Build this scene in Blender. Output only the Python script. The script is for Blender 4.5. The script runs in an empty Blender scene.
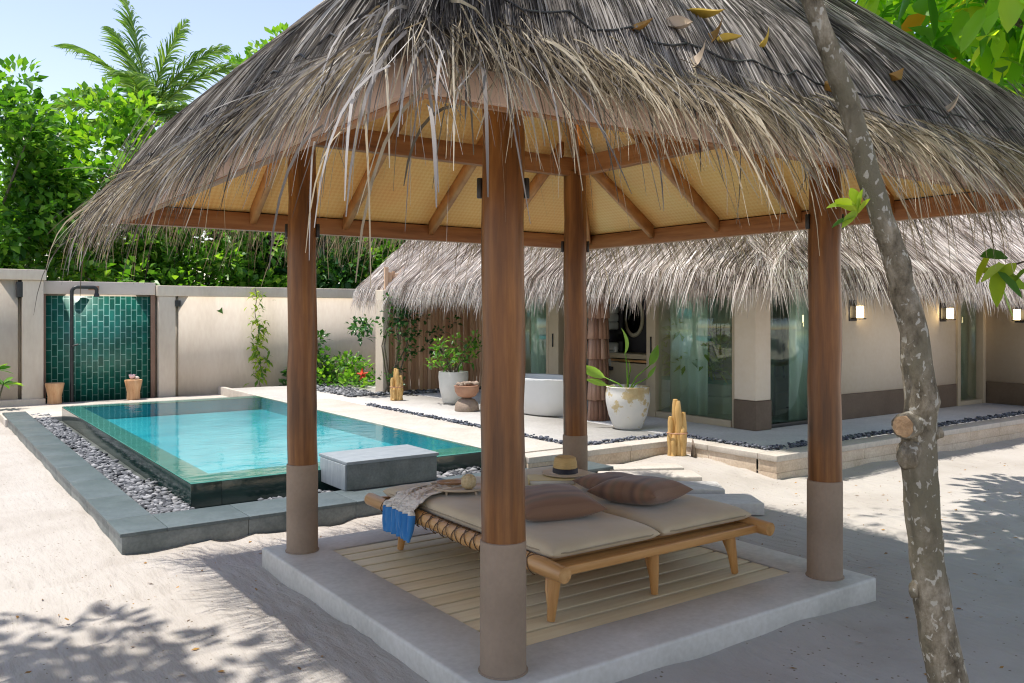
import bpy, bmesh, math, random
import numpy as np
from mathutils import Vector, Matrix

R = random.Random(7)
rng = np.random.default_rng(11)
sc = bpy.context.scene
COL = sc.collection
rad = math.radians

# ------------------------------------------------------------------ helpers
def tag(o, label=None, cat=None, group=None, kind=None):
    if label: o['label'] = label
    if cat: o['category'] = cat
    if group: o['group'] = group
    if kind: o['kind'] = kind
    return o

def thing(name, label, cat, loc=(0, 0, 0), rz=0.0, group=None):
    o = bpy.data.objects.new(name, None)
    o.empty_display_size = 0.1
    COL.objects.link(o)
    o.location = loc
    o.rotation_euler = (0, 0, rz)
    return tag(o, label, cat, group)

def np_mesh(name, verts, faces, smooth=False):
    """faces: list of integer arrays (n,k)"""
    me = bpy.data.meshes.new(name)
    verts = np.asarray(verts, dtype=np.float32).reshape(-1, 3)
    faces = [np.asarray(f, dtype=np.int32) for f in faces if len(f)]
    me.vertices.add(len(verts))
    me.vertices.foreach_set('co', verts.ravel())
    nl = sum(f.size for f in faces)
    npoly = sum(len(f) for f in faces)
    me.loops.add(nl)
    me.polygons.add(npoly)
    me.loops.foreach_set('vertex_index', np.concatenate([f.ravel() for f in faces]))
    tot = np.concatenate([np.full(len(f), f.shape[1], np.int32) for f in faces])
    st = np.concatenate([[0], np.cumsum(tot)[:-1]]).astype(np.int32)
    me.polygons.foreach_set('loop_start', st)
    me.polygons.foreach_set('loop_total', tot)
    if smooth:
        me.polygons.foreach_set('use_smooth', np.ones(npoly, dtype=bool))
    me.update(calc_edges=True)
    return me

def link(name, me, mat, parent=None):
    o = bpy.data.objects.new(name, me)
    COL.objects.link(o)
    if mat is not None:
        me.materials.append(mat)
    if parent is not None:
        o.parent = parent
    return o

class MB:
    """collects plain shapes; build() links them as ONE mesh object"""
    def __init__(s):
        s.v = []; s.f = {}; s.n = 0
    def add(s, verts, faces):
        verts = np.asarray(verts, dtype=float).reshape(-1, 3)
        for f in faces:
            s.f.setdefault(len(f), []).append([i + s.n for i in f])
        s.v.append(verts); s.n += len(verts)
        return s
    def box(s, a, b, bev=0.0, rot=None, piv=None):
        bm = bmesh.new()
        bmesh.ops.create_cube(bm, size=1)
        a = Vector(a); b = Vector(b); c = (a + b) / 2; d = b - a
        for v in bm.verts:
            v.co = Vector((v.co.x * d.x, v.co.y * d.y, v.co.z * d.z)) + c
        if bev > 0:
            bmesh.ops.bevel(bm, geom=list(bm.edges), offset=bev, segments=2, affect='EDGES', profile=0.6)
        if rot is not None:
            p = Vector(piv) if piv is not None else c
            for v in bm.verts:
                v.co = p + rot @ (v.co - p)
        s.bm(bm); return s
    def bm(s, bm):
        bm.verts.index_update()
        s.add([v.co[:] for v in bm.verts], [[v.index for v in f.verts] for f in bm.faces])
        bm.free()
    def tube(s, pts, r, n=10, cap=True, jit=0.0):
        pts = [Vector(p) for p in pts]
        if not hasattr(r, '__len__'): r = [r] * len(pts)
        vs = []; fs = []
        t0 = (pts[1] - pts[0]).normalized()
        up = Vector((0, 0, 1)) if abs(t0.z) < 0.9 else Vector((1, 0, 0))
        x = t0.cross(up).normalized(); y = x.cross(t0).normalized()
        for i, p in enumerate(pts):
            t = (pts[min(i + 1, len(pts) - 1)] - pts[max(i - 1, 0)]).normalized()
            x = (x - t * x.dot(t)).normalized(); y = t.cross(x).normalized()
            for k in range(n):
                a = 2 * math.pi * k / n
                rr = r[i] * (1 + jit * (R.random() - 0.5))
                vs.append((p + (x * math.cos(a) + y * math.sin(a)) * rr)[:])
        for i in range(len(pts) - 1):
            for k in range(n):
                k2 = (k + 1) % n
                fs.append([i * n + k, i * n + k2, (i + 1) * n + k2, (i + 1) * n + k])
        if cap:
            fs.append(list(range(n))[::-1]); fs.append([(len(pts) - 1) * n + k for k in range(n)])
        s.add(vs, fs); return s
    def lathe(s, c, prof, n=32, sx=1.0, sy=1.0):
        vs = []; fs = []
        for (r, z) in prof:
            for k in range(n):
                a = 2 * math.pi * k / n
                vs.append((c[0] + r * sx * math.cos(a), c[1] + r * sy * math.sin(a), c[2] + z))
        for i in range(len(prof) - 1):
            for k in range(n):
                k2 = (k + 1) % n
                fs.append([i * n + k, i * n + k2, (i + 1) * n + k2, (i + 1) * n + k])
        fs.append(list(range(n))[::-1])
        fs.append([(len(prof) - 1) * n + k for k in range(n)])
        s.add(vs, fs); return s
    def prism(s, poly, z0, z1):
        n = len(poly)
        vs = [(x, y, z0) for x, y in poly] + [(x, y, z1) for x, y in poly]
        fs = [list(range(n))[::-1], list(range(n, 2 * n))] + [[i, (i + 1) % n, n + (i + 1) % n, n + i] for i in range(n)]
        s.add(vs, fs); return s
    def build(s, name, mat, parent=None, smooth=False, angle=None):
        me = np_mesh(name, np.concatenate(s.v), [np.array(f) for f in s.f.values()], smooth)
        o = link(name, me, mat, parent)
        if smooth and angle:
            try: me.set_sharp_from_angle(angle=rad(angle))
            except Exception: pass
        return o

def copy_tree(o, parent=None):
    c = o.copy(); COL.objects.link(c)
    if parent is not None: c.parent = parent
    for ch in list(o.children):
        copy_tree(ch, c)
    return c

# ------------------------------------------------------------------ materials
def new_mat(name):
    m = bpy.data.materials.new(name); m.use_nodes = True
    nt = m.node_tree
    return m, nt, nt.nodes['Principled BSDF'], nt.nodes['Material Output']

def N(nt, t, **kw):
    n = nt.nodes.new(t)
    for k, v in kw.items():
        if k.startswith('i_'):
            n.inputs[k[2:].replace('_', ' ')].default_value = v
        else:
            setattr(n, k, v)
    return n

def ramp(nt, cols, pos=None):
    r = nt.nodes.new('ShaderNodeValToRGB')
    e = r.color_ramp.elements
    while len(e) < len(cols): e.new(0.5)
    for i, c in enumerate(cols):
        e[i].position = pos[i] if pos else i / (len(cols) - 1)
        e[i].color = (*c, 1)
    return r

def coords(nt, scale=(1, 1, 1), kind='Object', rot=(0, 0, 0)):
    tc = nt.nodes.new('ShaderNodeTexCoord'); mp = nt.nodes.new('ShaderNodeMapping')
    mp.inputs['Scale'].default_value = scale
    mp.inputs['Rotation'].default_value = rot
    nt.links.new(tc.outputs[kind], mp.inputs['Vector'])
    return mp.outputs['Vector']

def pmat(name, cols, scale=4.0, stretch=(1, 1, 1), rough=0.6, bump=0.15, bscale=None, detail=6.0, spec=0.4, metal=0.0, pos=None, dist=0.02, coat=0.0, fine=0.0):
    m, nt, b, out = new_mat(name)
    v = coords(nt, stretch)
    n = N(nt, 'ShaderNodeTexNoise', i_Scale=scale, i_Detail=detail, i_Roughness=0.6)
    nt.links.new(v, n.inputs['Vector'])
    if pos is None:
        k = len(cols); pos = [0.3 + 0.4 * i / (k - 1) for i in range(k)]
    r = ramp(nt, cols, pos)
    nt.links.new(n.outputs['Fac'], r.inputs['Fac'])
    col = r.outputs['Color']
    if fine > 0:
        n3 = N(nt, 'ShaderNodeTexNoise', i_Scale=scale * 14, i_Detail=3.0)
        nt.links.new(v, n3.inputs['Vector'])
        mx = N(nt, 'ShaderNodeMixRGB', blend_type='OVERLAY', i_Fac=fine)
        nt.links.new(col, mx.inputs['Color1']); nt.links.new(n3.outputs['Fac'], mx.inputs['Color2'])
        col = mx.outputs['Color']
    nt.links.new(col, b.inputs['Base Color'])
    b.inputs['Roughness'].default_value = rough
    b.inputs['Specular IOR Level'].default_value = spec
    b.inputs['Metallic'].default_value = metal
    b.inputs['Coat Weight'].default_value = coat
    if bump > 0:
        n2 = N(nt, 'ShaderNodeTexNoise', i_Scale=bscale or scale * 6, i_Detail=5.0)
        nt.links.new(v, n2.inputs['Vector'])
        bp = N(nt, 'ShaderNodeBump', i_Strength=bump, i_Distance=dist)
        nt.links.new(n2.outputs['Fac'], bp.inputs['Height'])
        nt.links.new(bp.outputs['Normal'], b.inputs['Normal'])
    return m

def island_mat(name, cols, rough=0.7, pos=None, trans=0.0, spec=0.3, noise=0.0, tcol=None):
    """colour picked per separate blade / leaf"""
    m, nt, b, out = new_mat(name)
    g = nt.nodes.new('ShaderNodeNewGeometry')
    r = ramp(nt, cols, pos)
    fac = g.outputs['Random Per Island']
    if noise > 0:
        v = coords(nt)
        n = N(nt, 'ShaderNodeTexNoise', i_Scale=noise, i_Detail=2.0)
        nt.links.new(v, n.inputs['Vector'])
        ma = N(nt, 'ShaderNodeMath', operation='MULTIPLY_ADD')
        ma.inputs[1].default_value = 1.3; ma.inputs[2].default_value = -0.65
        nt.links.new(n.outputs['Fac'], ma.inputs[0])
        ad = N(nt, 'ShaderNodeMath', operation='ADD', use_clamp=True)
        nt.links.new(ma.outputs[0], ad.inputs[0]); nt.links.new(fac, ad.inputs[1])
        fac = ad.outputs[0]
    nt.links.new(fac, r.inputs['Fac'])
    nt.links.new(r.outputs['Color'], b.inputs['Base Color'])
    b.inputs['Roughness'].default_value = rough
    b.inputs['Specular IOR Level'].default_value = spec
    if trans > 0:
        t = nt.nodes.new('ShaderNodeBsdfTranslucent')
        hs = N(nt, 'ShaderNodeMixRGB', blend_type='MULTIPLY', i_Fac=1.0)
        hs.inputs['Color2'].default_value = (*(tcol or (1.5, 1.6, 0.5)), 1)
        nt.links.new(r.outputs['Color'], hs.inputs['Color1'])
        nt.links.new(hs.outputs['Color'], t.inputs['Color'])
        mx = N(nt, 'ShaderNodeMixShader', i_Fac=trans)
        nt.links.new(b.outputs[0], mx.inputs[1]); nt.links.new(t.outputs[0], mx.inputs[2])
        nt.links.new(mx.outputs[0], out.inputs['Surface'])
    return m

M = {}
# sand with small specks and rake-like unevenness
def sand_mat():
    m, nt, b, out = new_mat('sand')
    v = coords(nt)
    n = N(nt, 'ShaderNodeTexNoise', i_Scale=0.9, i_Detail=7.0, i_Roughness=0.62)
    nt.links.new(v, n.inputs['Vector'])
    r = ramp(nt, [(0.35, 0.318, 0.281), (0.415, 0.383, 0.346), (0.445, 0.416, 0.381)], [0.3, 0.5, 0.7])
    nt.links.new(n.outputs['Fac'], r.inputs['Fac'])
    # specks: dark leaf bits and shell crumbs
    vo = N(nt, 'ShaderNodeTexVoronoi', i_Scale=30.0, i_Randomness=1.0)
    nt.links.new(v, vo.inputs['Vector'])
    n4 = N(nt, 'ShaderNodeTexNoise', i_Scale=1.6, i_Detail=2.0)
    nt.links.new(v, n4.inputs['Vector'])
    th = N(nt, 'ShaderNodeMath', operation='MULTIPLY'); th.inputs[1].default_value = 0.36
    nt.links.new(n4.outputs['Fac'], th.inputs[0])
    lt = N(nt, 'ShaderNodeMath', operation='LESS_THAN')
    nt.links.new(vo.outputs['Distance'], lt.inputs[0]); nt.links.new(th.outputs[0], lt.inputs[1])
    sep = N(nt, 'ShaderNodeSeparateColor'); nt.links.new(vo.outputs['Color'], sep.inputs[0])
    gt = N(nt, 'ShaderNodeMath', operation='GREATER_THAN'); gt.inputs[1].default_value = 0.84
    nt.links.new(sep.outputs[0], gt.inputs[0])
    mu = N(nt, 'ShaderNodeMath', operation='MULTIPLY')
    nt.links.new(lt.outputs[0], mu.inputs[0]); nt.links.new(gt.outputs[0], mu.inputs[1])
    mx = N(nt, 'ShaderNodeMixRGB'); mx.inputs['Color2'].default_value = (0.20, 0.165, 0.12, 1)
    nt.links.new(mu.outputs[0], mx.inputs['Fac']); nt.links.new(r.outputs['Color'], mx.inputs['Color1'])
    nt.links.new(mx.outputs['Color'], b.inputs['Base Color'])
    b.inputs['Roughness'].default_value = 0.95; b.inputs['Specular IOR Level'].default_value = 0.1
    # grain + footprints/raking
    n2 = N(nt, 'ShaderNodeTexNoise', i_Scale=60.0, i_Detail=6.0, i_Roughness=0.7); nt.links.new(v, n2.inputs['Vector'])
    v2 = coords(nt, (9.0, 2.2, 1.0), rot=(0, 0, 0.9))
    n3 = N(nt, 'ShaderNodeTexNoise', i_Scale=1.6, i_Detail=5.0); nt.links.new(v2, n3.inputs['Vector'])
    b1 = N(nt, 'ShaderNodeBump', i_Strength=0.5, i_Distance=0.05); nt.links.new(n3.outputs['Fac'], b1.inputs['Height'])
    b2 = N(nt, 'ShaderNodeBump', i_Strength=0.55, i_Distance=0.012); nt.links.new(n2.outputs['Fac'], b2.inputs['Height'])
    nt.links.new(b1.outputs[0], b2.inputs['Normal']); nt.links.new(b2.outputs[0], b.inputs['Normal'])
    return m
M['sand'] = sand_mat()

def wood_mat(name, cols, axis='z', scale=3.0, rough=0.45, bump=0.1, coat=0.0, spec=0.4):
    st = {'z': (7, 7, 0.5), 'x': (0.5, 7, 7), 'y': (7, 0.5, 7)}[axis]
    return pmat(name, cols, scale=scale, stretch=st, rough=rough, bump=bump, bscale=scale * 3, detail=8, coat=coat, spec=spec, dist=0.01)

M['post'] = wood_mat('varnished_palm_wood', [(0.08, 0.028, 0.006), (0.19, 0.073, 0.016), (0.33, 0.145, 0.038)], 'z', 2.2, 0.36, 0.06, coat=0.08)
def knots(m):
    nt = m.node_tree; b = nt.nodes['Principled BSDF']
    src = b.inputs['Base Color'].links[0].from_socket
    v = coords(nt, (1, 1, 0.42))
    vo = N(nt, 'ShaderNodeTexVoronoi', i_Scale=5.0, i_Randomness=1.0); nt.links.new(v, vo.inputs['Vector'])
    r = ramp(nt, [(0.32, 0.25, 0.2), (0.62, 0.55, 0.5), (1, 1, 1)], [0.045, 0.10, 0.19]); nt.links.new(vo.outputs['Distance'], r.inputs['Fac'])
    n = N(nt, 'ShaderNodeTexNoise', i_Scale=1.3, i_Detail=3.0); nt.links.new(coords(nt), n.inputs['Vector'])
    r2 = ramp(nt, [(0.68, 0.66, 0.64), (1.12, 1.08, 1.0)], [0.35, 0.65]); nt.links.new(n.outputs['Fac'], r2.inputs['Fac'])
    a = N(nt, 'ShaderNodeMixRGB', blend_type='MULTIPLY', i_Fac=0.8); nt.links.new(src, a.inputs['Color1']); nt.links.new(r.outputs['Color'], a.inputs['Color2'])
    c = N(nt, 'ShaderNodeMixRGB', blend_type='MULTIPLY', i_Fac=1.0); nt.links.new(a.outputs[0], c.inputs['Color1']); nt.links.new(r2.outputs['Color'], c.inputs['Color2'])
    nt.links.new(c.outputs[0], b.inputs['Base Color'])
knots(M['post'])
M['beam'] = wood_mat('beam_wood', [(0.18, 0.068, 0.02), (0.31, 0.13, 0.042), (0.41, 0.195, 0.07)], 'x', 2.6, 0.45)
M['beam_y'] = wood_mat('beam_wood_y', [(0.22, 0.085, 0.025), (0.37, 0.16, 0.055), (0.47, 0.23, 0.09)], 'y', 2.6, 0.45)
M['rafter'] = pmat('rafter_wood', [(0.36, 0.145, 0.04), (0.54, 0.26, 0.085), (0.62, 0.34, 0.13)], 3, (2, 2, 2), 0.45, 0.06)
M['fascia'] = pmat('fascia_board', [(0.46, 0.30, 0.21), (0.58, 0.41, 0.31)], 3, (1, 1, 1), 0.6, 0.1)
M['sleeve'] = pmat('post_sleeve_render', [(0.235, 0.172, 0.118), (0.31, 0.232, 0.165)], 3, rough=0.75, bump=0.18, bscale=70, fine=0.10, dist=0.01)
M['concrete'] = pmat('platform_concrete', [(0.45, 0.435, 0.385), (0.55, 0.53, 0.475), (0.60, 0.575, 0.52)], 2.2, rough=0.6, bump=0.12, bscale=60, fine=0.2, dist=0.006)
def plank_mat():
    m, nt, b, out = new_mat('deck_planks')
    g = nt.nodes.new('ShaderNodeNewGeometry')
    v = coords(nt, (0.8, 12, 12))
    n = N(nt, 'ShaderNodeTexNoise', i_Scale=3.0, i_Detail=8.0); nt.links.new(v, n.inputs['Vector'])
    ad = N(nt, 'ShaderNodeMath', operation='MULTIPLY_ADD'); ad.inputs[1].default_value = 0.35
    nt.links.new(g.outputs['Random Per Island'], ad.inputs[0]); nt.links.new(n.outputs['Fac'], ad.inputs[2])
    r = ramp(nt, [(0.60, 0.46, 0.25), (0.68, 0.54, 0.315), (0.73, 0.60, 0.37)], [0.35, 0.65, 0.95])
    nt.links.new(ad.outputs[0], r.inputs['Fac']); nt.links.new(r.outputs['Color'], b.inputs['Base Color'])
    b.inputs['Roughness'].default_value = 0.5
    bp = N(nt, 'ShaderNodeBump', i_Strength=0.04, i_Distance=0.004); nt.links.new(n.outputs['Fac'], bp.inputs['Height'])
    nt.links.new(bp.outputs[0], b.inputs['Normal'])
    return m
M['planks'] = plank_mat()
M['black'] = pmat('black_metal', [(0.012, 0.012, 0.013), (0.03, 0.03, 0.03)], 8, rough=0.4, bump=0.03, spec=0.5)
M['thatch_core'] = pmat('thatch_core', [(0.05, 0.038, 0.026), (0.15, 0.115, 0.08)], 30, rough=0.95, bump=0.6, bscale=80, dist=0.03)
M['thatch'] = island_mat('thatch_blades', [(0.035, 0.03, 0.027), (0.13, 0.112, 0.098), (0.25, 0.225, 0.205), (0.35, 0.325, 0.30), (0.56, 0.52, 0.48)], 0.85, [0.0, 0.3, 0.6, 0.85, 1.0], noise=1.6, trans=0.12, tcol=(1.1, 1.0, 0.8))
M['fringe'] = island_mat('fringe_strands', [(0.07, 0.055, 0.038), (0.26, 0.21, 0.14), (0.43, 0.36, 0.255), (0.58, 0.52, 0.41)], 0.75, [0.0, 0.3, 0.7, 1.0], trans=0.22, tcol=(1.2, 1.05, 0.75))
M['villa_thatch'] = island_mat('villa_thatch_blades', [(0.15, 0.11, 0.09), (0.48, 0.41, 0.37), (0.74, 0.67, 0.62), (0.85, 0.80, 0.76)], 0.85, [0.0, 0.25, 0.65, 1.0], trans=0.12, tcol=(1.1, 1.0, 0.85), noise=1.1)
def weave_mat():
    m, nt, b, out = new_mat('woven_bamboo')
    v = coords(nt, (38, 38, 38), 'UV')
    ch = N(nt, 'ShaderNodeTexChecker', i_Scale=1.0)
    ch.inputs['Color1'].default_value = (0.88, 0.55, 0.17, 1); ch.inputs['Color2'].default_value = (0.93, 0.63, 0.23, 1)
    nt.links.new(v, ch.inputs['Vector'])
    v2 = coords(nt)
    n = N(nt, 'ShaderNodeTexNoise', i_Scale=2.5, i_Detail=5.0); nt.links.new(v2, n.inputs['Vector'])
    mx = N(nt, 'ShaderNodeMixRGB', blend_type='OVERLAY', i_Fac=0.35)
    nt.links.new(ch.outputs['Color'], mx.inputs['Color1']); nt.links.new(n.outputs['Fac'], mx.inputs['Color2'])
    nt.links.new(mx.outputs['Color'], b.inputs['Base Color'])
    b.inputs['Roughness'].default_value = 0.5
    bp = N(nt, 'ShaderNodeBump', i_Strength=0.35, i_Distance=0.006); nt.links.new(ch.outputs['Fac'], bp.inputs['Height'])
    nt.links.new(bp.outputs[0], b.inputs['Normal'])
    return m
M['weave'] = weave_mat()
M['stone'] = pmat('curb_granite', [(0.085, 0.10, 0.095), (0.15, 0.17, 0.165), (0.215, 0.235, 0.225)], 3.5, rough=0.5, bump=0.1, bscale=40, fine=0.35, dist=0.006)
M['stone_light'] = pmat('curb_granite_top', [(0.065, 0.086, 0.09), (0.105, 0.13, 0.136)], 3.5, rough=0.45, bump=0.08, bscale=40, fine=0.3, dist=0.006)
M['plinth_sunlit'] = pmat('sunlit_plinth_granite', [(0.20, 0.23, 0.25), (0.30, 0.33, 0.35)], 5, (1, 6, 1), 0.5, 0.08)  # plinth granite with sunlight painted in, paler than the shaded front face
M['weir'] = pmat('wet_green_stone', [(0.010, 0.026, 0.023), (0.022, 0.046, 0.040)], 4, rough=0.12, bump=0.05, bscale=20, spec=0.6)
M['weir_ledge'] = pmat('weir_ledge_stone', [(0.06, 0.17, 0.14), (0.11, 0.24, 0.20)], 4, rough=0.4, bump=0.04)
def pool_mat():
    m, nt, b, out = new_mat('pool_mosaic')
    v = coords(nt, (1, 1, 1))
    vo = N(nt, 'ShaderNodeTexVoronoi', i_Scale=22.0, distance='CHEBYCHEV', i_Randomness=0.15); nt.links.new(v, vo.inputs['Vector'])
    n = N(nt, 'ShaderNodeTexNoise', i_Scale=1.3, i_Detail=3.0); nt.links.new(v, n.inputs['Vector'])
    r = ramp(nt, [(0.02, 0.31, 0.39), (0.045, 0.40, 0.475), (0.09, 0.475, 0.545)], [0.3, 0.5, 0.7])
    nt.links.new(n.outputs['Fac'], r.inputs['Fac'])
    nt.links.new(r.outputs['Color'], b.inputs['Base Color']); b.inputs['Roughness'].default_value = 0.4
    return m
M['pool'] = pool_mat()
def water_mat():
    m, nt, b, out = new_mat('pool_water')
    nt.nodes.remove(b)
    tr = nt.nodes.new('ShaderNodeBsdfTransparent'); tr.inputs[0].default_value = (0.70, 0.94, 0.95, 1)
    gl = N(nt, 'ShaderNodeBsdfGlossy', i_Roughness=0.02)
    gl.inputs['Color'].default_value = (0.9, 0.95, 0.95, 1)
    fr = N(nt, 'ShaderNodeFresnel', i_IOR=1.33)
    v = coords(nt, (1.0, 1.6, 1.0))
    n = N(nt, 'ShaderNodeTexNoise', i_Scale=3.0, i_Detail=4.0, i_Distortion=0.6); nt.links.new(v, n.inputs['Vector'])
    bp = N(nt, 'ShaderNodeBump', i_Strength=0.16, i_Distance=0.03); nt.links.new(n.outputs['Fac'], bp.inputs['Height'])
    nt.links.new(bp.outputs[0], gl.inputs['Normal']); nt.links.new(bp.outputs[0], fr.inputs['Normal'])
    mx = nt.nodes.new('ShaderNodeMixShader')
    nt.links.new(fr.outputs[0], mx.inputs[0]); nt.links.new(tr.outputs[0], mx.inputs[1]); nt.links.new(gl.outputs[0], mx.inputs[2])
    nt.links.new(mx.outputs[0], out.inputs['Surface'])
    return m
M['water'] = water_mat()
M['pebble'] = island_mat('grey_pebbles', [(0.035, 0.038, 0.045), (0.10, 0.105, 0.115), (0.19, 0.195, 0.205), (0.34, 0.34, 0.35)], 0.75, [0, 0.35, 0.75, 1.0])
M['pebble_dark'] = island_mat('dark_pebbles', [(0.03, 0.035, 0.05), (0.09, 0.10, 0.13), (0.22, 0.23, 0.26)], 0.7)
M['terrace'] = pmat('terrace_stone', [(0.46, 0.44, 0.415), (0.56, 0.54, 0.515)], 2.0, rough=0.6, bump=0.06, fine=0.2)
M['coping'] = pmat('coping_stone', [(0.42, 0.375, 0.32), (0.52, 0.475, 0.42)], 2.5, rough=0.65, bump=0.08, fine=0.25)
M['riser'] = pmat('riser_sandstone', [(0.46, 0.36, 0.26), (0.62, 0.52, 0.41)], 3.0, rough=0.8, bump=0.2, fine=0.35)
M['wall'] = pmat('painted_render', [(0.52, 0.44, 0.345), (0.60, 0.515, 0.415), (0.64, 0.555, 0.455)], 1.6, (1, 1, 0.3), rough=0.8, bump=0.06, bscale=50, fine=0.12, dist=0.005)
M['villa_wall'] = pmat('villa_render', [(0.71, 0.615, 0.49), (0.77, 0.68, 0.56)], 1.2, rough=0.8, bump=0.06, bscale=50, fine=0.12, dist=0.005)
M['coping_pale'] = pmat('wall_cap', [(0.54, 0.46, 0.40), (0.63, 0.55, 0.485)], 2.0, rough=0.7, bump=0.08)
M['jamb'] = pmat('brown_jamb', [(0.20, 0.115, 0.08), (0.27, 0.165, 0.12)], 3, rough=0.7, bump=0.06)
M['dado'] = pmat('brown_dado', [(0.125, 0.09, 0.062), (0.17, 0.125, 0.09)], 2.0, rough=0.7, bump=0.08, fine=0.2)
def tile_mat():
    m, nt, b, out = new_mat('green_glazed_tile')
    # stacked upright tiles: swap axes so the brick rows run vertically
    tc = nt.nodes.new('ShaderNodeTexCoord'); sp = nt.nodes.new('ShaderNodeSeparateXYZ'); cb = nt.nodes.new('ShaderNodeCombineXYZ')
    nt.links.new(tc.outputs['Object'], sp.inputs[0]); nt.links.new(sp.outputs['Z'], cb.inputs['X']); nt.links.new(sp.outputs['X'], cb.inputs['Y'])
    br = N(nt, 'ShaderNodeTexBrick', i_Scale=1.0)
    br.inputs['Color1'].default_value = (0.004, 0.085, 0.060, 1); br.inputs['Color2'].default_value = (0.012, 0.155, 0.115, 1)
    br.inputs['Mortar'].default_value = (0.22, 0.42, 0.36, 1)
    br.inputs['Mortar Size'].default_value = 0.007; br.inputs['Mortar Smooth'].default_value = 0.2
    br.inputs['Brick Width'].default_value = 0.215; br.inputs['Row Height'].default_value = 0.098
    nt.links.new(cb.outputs[0], br.inputs['Vector'])
    n = N(nt, 'ShaderNodeTexNoise', i_Scale=7.0, i_Detail=3.0); nt.links.new(tc.outputs['Object'], n.inputs['Vector'])
    mx = N(nt, 'ShaderNodeMixRGB', blend_type='OVERLAY', i_Fac=0.5)
    nt.links.new(br.outputs['Color'], mx.inputs['Color1']); nt.links.new(n.outputs['Fac'], mx.inputs['Color2'])
    nt.links.new(mx.outputs[0], b.inputs['Base Color'])
    b.inputs['Roughness'].default_value = 0.34
    bp = N(nt, 'ShaderNodeBump', i_Strength=0.4, i_Distance=0.006, invert=True); nt.links.new(br.outputs['Fac'], bp.inputs['Height'])
    nt.links.new(bp.outputs[0], b.inputs['Normal'])
    return m
M['tile'] = tile_mat()
M['fence'] = island_mat('fence_slats', [(0.40, 0.22, 0.125), (0.60, 0.38, 0.24), (0.74, 0.54, 0.39)], 0.7)
M['frame'] = pmat('door_frame_paint', [(0.44, 0.36, 0.25), (0.50, 0.42, 0.30)], 3, rough=0.5, bump=0.03)
M['bark'] = None
def bark_mat(name, base, light, patch_th=0.60, moss=(0.14, 0.14, 0.075)):
    m, nt, b, out = new_mat(name)
    v = coords(nt, (1, 1, 0.6))
    n = N(nt, 'ShaderNodeTexNoise', i_Scale=18.0, i_Detail=9.0, i_Roughness=0.68); nt.links.new(v, n.inputs['Vector'])
    r = ramp(nt, [base[0], base[1], base[2]], [0.32, 0.5, 0.68]); nt.links.new(n.outputs['Fac'], r.inputs['Fac'])
    nm = N(nt, 'ShaderNodeTexNoise', i_Scale=5.0, i_Detail=4.0); nt.links.new(v, nm.inputs['Vector'])
    rm = ramp(nt, [(0, 0, 0), (1, 1, 1)], [0.45, 0.62]); nt.links.new(nm.outputs['Fac'], rm.inputs['Fac'])
    mx0 = N(nt, 'ShaderNodeMixRGB'); mx0.inputs['Color2'].default_value = (*moss, 1)
    nt.links.new(rm.outputs['Color'], mx0.inputs['Fac']); nt.links.new(r.outputs['Color'], mx0.inputs['Color1'])
    # lichen patches
    v2 = coords(nt, (1, 1, 0.75))
    n2 = N(nt, 'ShaderNodeTexNoise', i_Scale=38.0, i_Detail=3.0, i_Distortion=0.5); nt.links.new(v2, n2.inputs['Vector'])
    r2 = ramp(nt, [(0, 0, 0), (1, 1, 1)], [patch_th, patch_th + 0.03]); nt.links.new(n2.outputs['Fac'], r2.inputs['Fac'])
    mx = N(nt, 'ShaderNodeMixRGB'); mx.inputs['Color2'].default_value = (*light, 1)
    nt.links.new(r2.outputs['Color'], mx.inputs['Fac']); nt.links.new(mx0.outputs['Color'], mx.inputs['Color1'])
    nt.links.new(mx.outputs['Color'], b.inputs['Base Color'])
    b.inputs['Roughness'].default_value = 0.9; b.inputs['Specular IOR Level'].default_value = 0.15
    bp = N(nt, 'ShaderNodeBump', i_Strength=1.0, i_Distance=0.035); nt.links.new(n.outputs['Fac'], bp.inputs['Height'])
    nt.links.new(bp.outputs[0], b.inputs['Normal'])
    return m
M['bark'] = bark_mat('lichen_bark', [(0.055, 0.044, 0.03), (0.20, 0.17, 0.122), (0.38, 0.335, 0.26)], (0.42, 0.395, 0.335), 0.60, moss=(0.17, 0.152, 0.105))
M['trunk'] = bark_mat('plain_bark', [(0.08, 0.065, 0.05), (0.17, 0.14, 0.11), (0.26, 0.22, 0.18)], (0.35, 0.32, 0.27), 0.72)
M['leaf_a'] = island_mat('broad_leaves', [(0.03, 0.10, 0.014), (0.075, 0.21, 0.022), (0.15, 0.33, 0.035), (0.28, 0.46, 0.06)], 0.4, [0, 0.35, 0.75, 1.0], trans=0.42, spec=0.5)
M['leaf_b'] = island_mat('sunny_leaves', [(0.04, 0.14, 0.016), (0.11, 0.28, 0.025), (0.24, 0.43, 0.04), (0.36, 0.52, 0.07)], 0.42, [0, 0.3, 0.75, 1.0], trans=0.4, spec=0.5)
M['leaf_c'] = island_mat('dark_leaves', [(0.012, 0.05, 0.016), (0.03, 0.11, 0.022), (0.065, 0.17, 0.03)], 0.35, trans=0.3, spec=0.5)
M['leaf_big'] = island_mat('almond_leaves', [(0.045, 0.16, 0.02), (0.11, 0.29, 0.03), (0.21, 0.41, 0.04), (0.34, 0.50, 0.07), (0.50, 0.40, 0.08), (0.40, 0.17, 0.03)], 0.38, [0, 0.35, 0.75, 0.95, 0.985, 1.0], trans=0.62, spec=0.5, tcol=(2.4, 2.2, 0.5))
M['leaf_palm'] = island_mat('palm_leaflets', [(0.06, 0.15, 0.035), (0.15, 0.28, 0.06), (0.30, 0.42, 0.12)], 0.4, trans=0.3, spec=0.5)
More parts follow.
